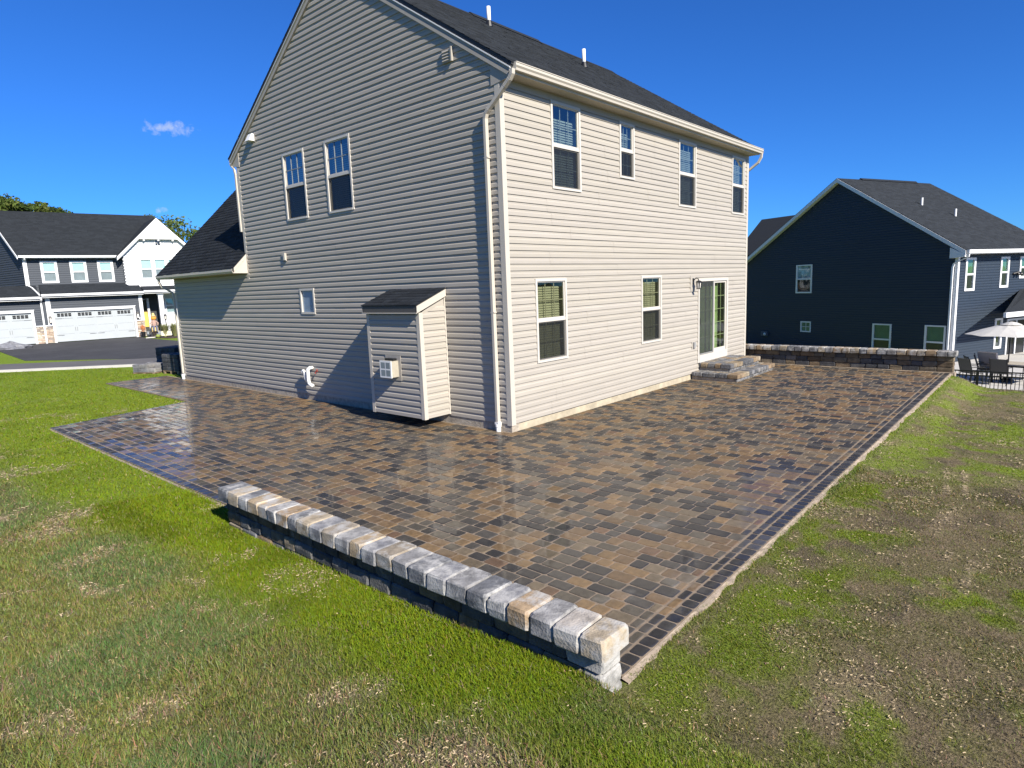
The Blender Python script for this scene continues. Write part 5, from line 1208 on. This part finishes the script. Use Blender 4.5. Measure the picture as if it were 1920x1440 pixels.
mb = MB(TNR); mb.quad((4.45, .03, -1.85), (6.05, .03, -1.85), (6.05, .03, .02), (4.45, .03, .02)); mb.build('pane', mat('dark_pane', (.015, .018, .022), .15), bd)
# its bright concrete patio
SZ = -1.66
def NB(s, o, z=0): v = KB + Vector((math.cos(thb), math.sin(thb), 0)) * s + Vector((math.sin(thb), -math.cos(thb), 0)) * o; return (v.x, v.y, z)
flat('concrete_patio', [(18.2, -14), (36, -18), (34.5, -6.6), (27.2, -3.55), (27.2, -2.4), (18.2, -2.4)], SZ + .02, M['slab'], 'structure', .12)
# fence
fc = thing('metal_fence', 'low black metal picket fence bordering the pale concrete patio', 'fence', (17.85, -4.6, -1.75))
FZ = .95
mb = MB()
for i in range(4): mb = MB(); mb.box(-.03, .03, -.67 - i * 1.83 - .03, -.67 - i * 1.83 + .03, -.3, FZ + .03); mb.tube([(0, -.67 - i * 1.83, FZ + .03), (0, -.67 - i * 1.83, FZ + .06)], [.045, .02], 6); mb.build('post', M['black'], fc)
for z in (FZ - .02, FZ - .17, .08): mb = MB(); mb.box(-.018, .018, -7.5, .6, z, z + .042); mb.build('rail', M['black'], fc)
pk = MB(); pk.box(-.010, .010, -.010, .010, 0, FZ - .0); pkm = pk.mesh('picket', M['black'])
for i in range(70): o = link('picket', pkm, fc); o.location = (0, .5 - i * .11, -.02)
# parasol
ux, uy = 21.55, -5.85
t = thing('parasol', 'open off-white patio parasol over the dining table by the navy house', 'parasol', (ux, uy, SZ + .02))
cv = MB(); n = 8; rings = [(0, 2.20), (.45, 2.10), (.95, 1.955), (1.42, 1.80)]; vs = [(0, 0, 2.20)]
for (r_, z) in rings[1:]:
    for k in range(n * 2):
        a = 2 * math.pi * k / (n * 2) + .2; rr = r_ if k % 2 == 0 else r_ * .935; zz = z - (.0 if k % 2 == 0 else -.02); vs.append((rr * math.cos(a), rr * math.sin(a), zz))
N2 = 2 * n; fs = [(0, 1 + k, 1 + (k + 1) % N2) for k in range(N2)] + [(1 + j * N2 + k, 1 + (j + 1) * N2 + k, 1 + (j + 1) * N2 + (k + 1) % N2, 1 + j * N2 + (k + 1) % N2) for j in range(2) for k in range(N2)]
cv.add(vs, fs); cv.build('canopy', M['canvas'], t)
MB().tube([(0, 0, 2.16), (0, 0, 2.24), (0, 0, 2.27)], [.34, .16, .02], 12).build('vent', M['canvas'], t)
MB().tube([(0, 0, 0), (0, 0, 2.2)], .022, 8).build('pole', M['black'], t)
MB().tube([(0, 0, 0), (0, 0, .08), (0, 0, .2)], [.25, .22, .04], 12).build('base', M['black'], t)
rb = MB()
for k in range(8):
    a = 2 * math.pi * k / 8 + .2; rb = MB(); rb.tube([(0, 0, 2.15), (1.40 * math.cos(a), 1.40 * math.sin(a), 1.785)], .01, 4); rb.build('rib', M['black'], t)
# table and chairs
t = thing('patio_table', 'rectangular stone-topped patio table under the off-white parasol', 'table', (21.45, -6.25, SZ + .02), -.25)
MB().box(-.5, .5, -.85, .85, .68, .73).build('tabletop', M['tabletop'], t)
for sx in (-.42, .42):
    for sy in (-.75, .75): MB().box(sx - .03, sx + .03, sy - .03, sy + .03, 0, .68).build('leg', M['black'], t)
MB().box(-.44, .44, -.79, .79, .62, .68).build('apron', M['black'], t)
ch = thing('patio_chair', 'taupe sling chair with its back to us at the table', 'chair', (20.75, -5.72, SZ + .02), -.25, 'sling chairs round the patio table')
def chair_parts(t):
    T = I4
    mb = MB(); mb.hexa([(-.23, -.25, .42), (.22, -.25, .40), (.22, .25, .40), (-.23, .25, .42)], [(-.23, -.25, .44), (.22, -.25, .42), (.22, .25, .42), (-.23, .25, .44)]); mb.build('seat', M['taupe'], t)
    mb = MB(); mb.hexa([(-.23, -.25, .44), (-.20, -.25, .44), (-.20, .25, .44), (-.23, .25, .44)], [(-.38, -.25, .98), (-.355, -.25, .98), (-.355, .25, .98), (-.38, .25, .98)]); mb.build('backrest', M['taupe'], t)
    for sy in (-.27, .27):
        MB().tube([(.25, sy, 0), (.22, sy, .42), (.2, sy, .64), (-.28, sy, .66)], .016, 6).build('arm', M['black'], t)
        MB().tube([(-.30, sy, 0), (-.21, sy, .44), (-.38, sy, 1.0)], .016, 6).build('leg', M['black'], t)
chair_parts(ch)
for (x, y, rz, lb) in ((21.05, -4.95, -1.2, 'black-framed chair at the near corner of the table, before the window'), (21.75, -5.15, -1.5, 'sling chair on the house side of the table'), (20.5, -4.85, -.7, 'leftmost sling chair, standing in the parasol shadow'), (22.35, -6.6, 2.9, 'sling chair at the far end of the table')):
    c = copy_tree(ch); c.location = (x, y, SZ + .02); c.rotation_euler = (0, 0, rz); c['label'] = lb
t = thing('lounge_chair', 'pale cushioned lounge chair behind the sling chair', 'chair', (22.3, -5.35, SZ + .02), -.4)
MB().box(-.3, .35, -.33, .33, .30, .44).build('seat', M['canvas'], t); mb = MB(); mb.hexa([(-.3, -.33, .44), (-.18, -.33, .44), (-.18, .33, .44), (-.3, .33, .44)], [(-.52, -.33, 1.05), (-.42, -.33, 1.07), (-.42, .33, 1.07), (-.52, .33, 1.05)]); mb.build('backrest', mat('blush_cushion', (.68, .58, .50), .85, .06, 4), t)
for sy in (-.36, .36): MB().tube([(.35, sy, 0), (.33, sy, .55), (-.35, sy, .58), (-.40, sy, 0)], .02, 6).build('arm', M['black'], t)
t = thing('wooden_post', 'short white post with a flat cap beside the french door', 'post', (23.6, -6.35, SZ + .02)); MB().box(-.07, .07, -.07, .07, 0, .95).build('shaft', M['brightwhite'], t); MB().box(-.11, .11, -.11, .11, .95, 1.0).build('cap', M['tabletop'], t)

# ------------------------------------------------------------------ hill and trees behind the white house
hx = np.linspace(-60, 120, 60); hy = np.linspace(72, 200, 24); HX, HY = np.meshgrid(hx, hy, indexing='ij')
HZ = -3 + (13 * sstep(72, 110, HY)) * (.8 + .3 * fbm(HX, HY, .03, 3)) * sstep(125, 60, HX) + 6 * sstep(30, -30, HX) * sstep(72, 110, HY)
Vh = np.stack([HX.ravel(), HY.ravel(), HZ.ravel()], 1); ii, jj = np.meshgrid(np.arange(59), np.arange(23), indexing='ij'); w = 24
Fh = np.stack([(ii * w + jj).ravel(), ((ii + 1) * w + jj).ravel(), ((ii + 1) * w + jj + 1).ravel(), (ii * w + jj + 1).ravel()], 1)
npmesh('hill', Vh, Fh, np.full((len(Vh), 3), (.06, .07, .025)), lawn.data.materials[0], None, 'structure')
def tree(loc, top, rad, cols, label, nleaf=2600, trunk_h=.35, leaf=.22, group='trees behind the white house', airy=.0):
    t = thing('tree', label, 'tree', loc, R.uniform(0, 6), group); H = top - loc[2]
    tr = MB(); tr.tube([(0, 0, -.3), (.05, .02, H * .3), (-.05, .05, H * .6), (0, 0, H * .88)], [H * .022 + .05, H * .018 + .04, H * .01 + .02, .02], 7)
    cl = []
    for i in range(16):
        a = R.uniform(0, 6.28); h = R.uniform(trunk_h, .92); r_ = rad * R.uniform(.35, .8) * (1.15 - abs(h - .55)); c = Vector((math.cos(a) * r_, math.sin(a) * r_, H * h)); cl.append((c, rad * R.uniform(.28, .5)))
        tr.tube([(0, 0, H * h * .75), c * .6 + Vector((0, 0, H * h * .36)), c], [H * .008 + .02, .04, .015], 5)
    cl.append((Vector((0, 0, H * .9)), rad * .35))
    tr.build('trunk', M['bark'], t)
    n = nleaf; idx = NP.integers(0, len(cl), n); C_ = np.array([list(c) for c, _ in cl]); Rr = np.array([r_ for _, r_ in cl]); tone = NP.uniform(.6, 1.35, len(cl))
    d = NP.normal(size=(n, 3)); d /= np.linalg.norm(d, axis=1)[:, None]; rr = Rr[idx] * (NP.random(n) ** (.45 + airy)); p = C_[idx] + d * rr[:, None] * np.array([1, 1, .75])
    a = NP.normal(size=(n, 3)); a /= np.linalg.norm(a, axis=1)[:, None]; b = np.cross(a, NP.normal(size=(n, 3))); b /= np.linalg.norm(b, axis=1)[:, None]; s_ = leaf * NP.uniform(.6, 1.4, n)[:, None]
    V_ = np.stack([p - a * s_, p + b * s_ * .6, p + a * s_, p - b * s_ * .6], 1).reshape(-1, 3); F_ = np.arange(4 * n).reshape(n, 4)
    cc = np.array((1.15, 1.42, 1.3)) * np.array(cols)[NP.integers(0, len(cols), n)] * (tone[idx] * NP.uniform(.75, 1.25, n))[:, None]
    npmesh('crown', V_, F_, np.repeat(cc, 4, 0), M['leaf'], t); return t
G1 = [(.075, .095, .022), (.10, .11, .028), (.055, .075, .02)]; G2 = [(.095, .105, .025), (.115, .11, .03), (.075, .09, .02)]; G3 = [(.035, .055, .022), (.045, .065, .03)]; G4 = [(.11, .13, .035), (.09, .11, .03), (.13, .14, .05)]
def at_px(x, y, yw):
    """world point on the plane y=yw behind photo pixel (1920 wide)"""
    d = M3 @ Vector(((x - 960) / 1195.27, -(y - 720) / 1195.27, -1)); k = (yw - CAM.y) / d.y; return CAM + d * k
for (x, y, yw, rad, cols, lb) in (
        (-18, 366, 104, 3.4, G1, 'rounded olive tree at the left end of the hilltop row'), (8, 368, 100, 2.6, G2, 'yellowing tree, second from the left on the hilltop'), (30, 378, 103, 1.8, G3, 'slim dark conifer-like tree on the hilltop'),
        (48, 379, 99, 2.0, G1, 'low green tree between two slim dark trees on the hilltop'), (68, 377, 101, 2.6, G2, 'broad olive-yellow tree at the centre of the hilltop row'), (95, 385, 100, 2.0, G3, 'small dark tree right of the olive-yellow tree'),
        (112, 388, 98, 1.8, G1, 'last leafy tree before the roof hides the hilltop row'), (131, 395, 100, 1.0, G3, 'tiny tree tip showing above the charcoal roof'), (168, 399, 100, .8, G3, 'tiniest dark tree tip alone above the charcoal ridge')):
    p = at_px(x, y, yw); tree((p.x, p.y, p.z - 8.5), p.z, rad * 1.2, cols, lb, 1500, .3, .26)
for (x, y, yw, rad, cols, lb, nl, airy) in ((262, 394, 80, 2.6, G4, 'airy pale-leaved tree just left of the white gable peak', 1500, .5), (292, 395, 78, 3.0, G4, 'airy tree rising right behind the white gable peak', 1700, .5), (338, 398, 82, 3.8, G4, 'tall thin-crowned tree right of the white gable', 2200, .5),
        (330, 424, 74, 3.6, [(.10, .115, .02), (.075, .09, .018), (.12, .12, .03)], 'dense olive-green tree low beside the white gable', 3600, .0), (368, 420, 84, 2.4, G1, 'small tree half hidden by the beige garage roof', 1500, .2), (404, 425, 92, 3.0, G1, 'tree mostly hidden behind the beige garage roof', 1200, .2)):
    p = at_px(x, y, yw); zb = max(p.z - 13, .0); tree((p.x, p.y, zb), p.z, rad, cols, lb, nl, .42 if airy else .3, .17, airy=airy)

# ------------------------------------------------------------------ grass blades and straw
def view_pts(n, r0, r1, ang):
    a0 = .7279; r = r0 + (r1 - r0) * NP.random(n); a = a0 + NP.uniform(-ang, ang, n); return CAM.x + r * np.cos(a), CAM.y + r * np.sin(a), r
def keep_lawn(x, y):
    k = ~in_patio(x, y, -.012) & ~((x > -.05) & (y > -.3)) & ~((x > -5.405) & (x < -5.08) & (y < -.12) & (y > -5.62))
    s = (x - A1.x) * nv.x + (y - A1.y) * nv.y
    return k & (s < -.05)
def blades(n, r0, r1, name, simple):
    x, y, r = view_pts(n, r0, r1, .98); k = keep_lawn(x, y) & (x < 16); x, y, r = x[k], y[k], r[k]
    g, li, st, so, rt = lawn_maps(x, y); k = NP.random(len(x)) < np.clip(g * 1.05 + .05, 0, 1); x, y, r, g, li, st, rt = (q[k] for q in (x, y, r, g, li, st, rt)); m = len(x)
    z = ground_z(x, y); az = NP.uniform(0, 2 * np.pi, m); tuft = vnoise(x, y, 2.2); tuft2 = vnoise(x + 9, y + 4, 6.0)
    long_ = sstep(.52, .72, tuft) * (1 - li) * (1 - rt) * sstep(7.5, 4.0, r)
    h = (.015 + .016 * NP.random(m)) * (1 + 1.1 * long_ + .35 * tuft2) * (1 - .42 * rt) + .030 * (NP.random(m) > .965) * (1 - .8 * li) * (1 - .7 * rt)
    h = h * np.clip(r / 7, 1, 1.25); wd = (.0021 + .0007 * long_) * np.clip(r / 4.2, .9, 3.2) * NP.uniform(.6, 1.35, m)
    lean = NP.uniform(.3, 1.9, m) * h; dx, dy = np.cos(az), np.sin(az); sx, sy = -dy * wd, dx * wd
    b0 = np.stack([x - sx, y - sy, z - .004], 1); b1 = np.stack([x + sx, y + sy, z - .004], 1); tp = np.stack([x + dx * lean, y + dy * lean, z + h], 1)
    if simple:
        V_ = np.stack([b0, b1, tp], 1).reshape(-1, 3); nv_ = 3; F_ = np.arange(3 * m).reshape(m, 3)
    else:
        mx, my, mz = x + dx * lean * .35, y + dy * lean * .35, z + h * .62
        c0 = np.stack([mx - sx * .75, my - sy * .75, mz], 1); c1 = np.stack([mx + sx * .75, my + sy * .75, mz], 1)
        V_ = np.stack([b0, b1, c1, c0, tp], 1).reshape(-1, 3); q = np.arange(m) * 5; nv_ = 5
        F_ = np.concatenate([np.stack([q, q + 1, q + 2], 1), np.stack([q, q + 2, q + 3], 1), np.stack([q + 3, q + 2, q + 4], 1)])
    old = np.stack([NP.uniform(.155, .26, m), NP.uniform(.19, .29, m), NP.uniform(.036, .072, m)], 1)
    bl = sstep(.48, .66, vnoise(x, y, 1.1))[:, None]; old = old * (1 - bl * (1 - np.array([.72, .92, 1.15])))
    lm = np.stack([NP.uniform(.150, .25, m), NP.uniform(.225, .32, m), NP.uniform(.003, .012, m)], 1) * (1 - .28 * sstep(.5, .75, vnoise(x + 3, y, 1.7)))[:, None]
    thin = np.stack([NP.uniform(.115, .185, m), NP.uniform(.125, .185, m), NP.uniform(.022, .045, m)], 1)
    c = np.where((rt > .5)[:, None], thin, old); c = c * (1 - li[:, None]) + lm * li[:, None]
    dry = NP.random(m) < (.23 + .40 * st) * (1 - .8 * li) * (1 - .35 * rt); c[dry] = np.stack([NP.uniform(.26, .48, m), NP.uniform(.215, .38, m), NP.uniform(.10, .20, m)], 1)[dry]
    npmesh(name, V_, F_, np.repeat(c, nv_, 0), M['grass'], None, 'stuff')
blades(300000, 1.5, 5.2, 'grass', False)
blades(620000, 5.2, 10.0, 'grass', True)
blades(620000, 10.0, 34, 'grass', True)
def straws(n, r0, r1):
    x, y, r = view_pts(n, r0, r1, .95); k = keep_lawn(x, y) & (x < 13); x, y, r = x[k], y[k], r[k]
    g, li, st, so, rt = lawn_maps(x, y); k = NP.random(len(x)) < np.clip(st * .85 + .12 * rt * sstep(.44, .6, fbm(x, y + 17, 2.2, 3)), 0, 1); x, y, r = x[k], y[k], r[k]; m = len(x)
    z = ground_z(x, y) + NP.uniform(.004, .022, m); az = NP.uniform(0, 2 * np.pi, m); L_ = NP.uniform(.004, .014, m) * np.clip(r / 6, .8, 1.8); wd = NP.uniform(.0010, .0032, m) * np.clip(r / 5, .8, 2.4)
    dx, dy = np.cos(az) * L_, np.sin(az) * L_; sx, sy = -np.sin(az) * wd, np.cos(az) * wd; tz = NP.uniform(-.25, .25, m) * L_
    V_ = np.stack([np.stack([x - dx - sx, y - dy - sy, z - tz], 1), np.stack([x + dx - sx, y + dy - sy, z + tz], 1), np.stack([x + dx + sx, y + dy + sy, z + tz + .003], 1), np.stack([x - dx + sx, y - dy + sy, z - tz + .003], 1)], 1).reshape(-1, 3)
    k_ = NP.uniform(.30, 1.1, m)[:, None]; c = np.stack([np.full(m, .50), np.full(m, .39), np.full(m, .24)], 1) * k_ * (1.25 - .25 * rt[k][:, None])
    npmesh('straw_mulch', V_, np.arange(4 * m).reshape(m, 4), np.repeat(c, 4, 0), M['strawm'], None, 'stuff')
straws(420000, 1.5, 20)
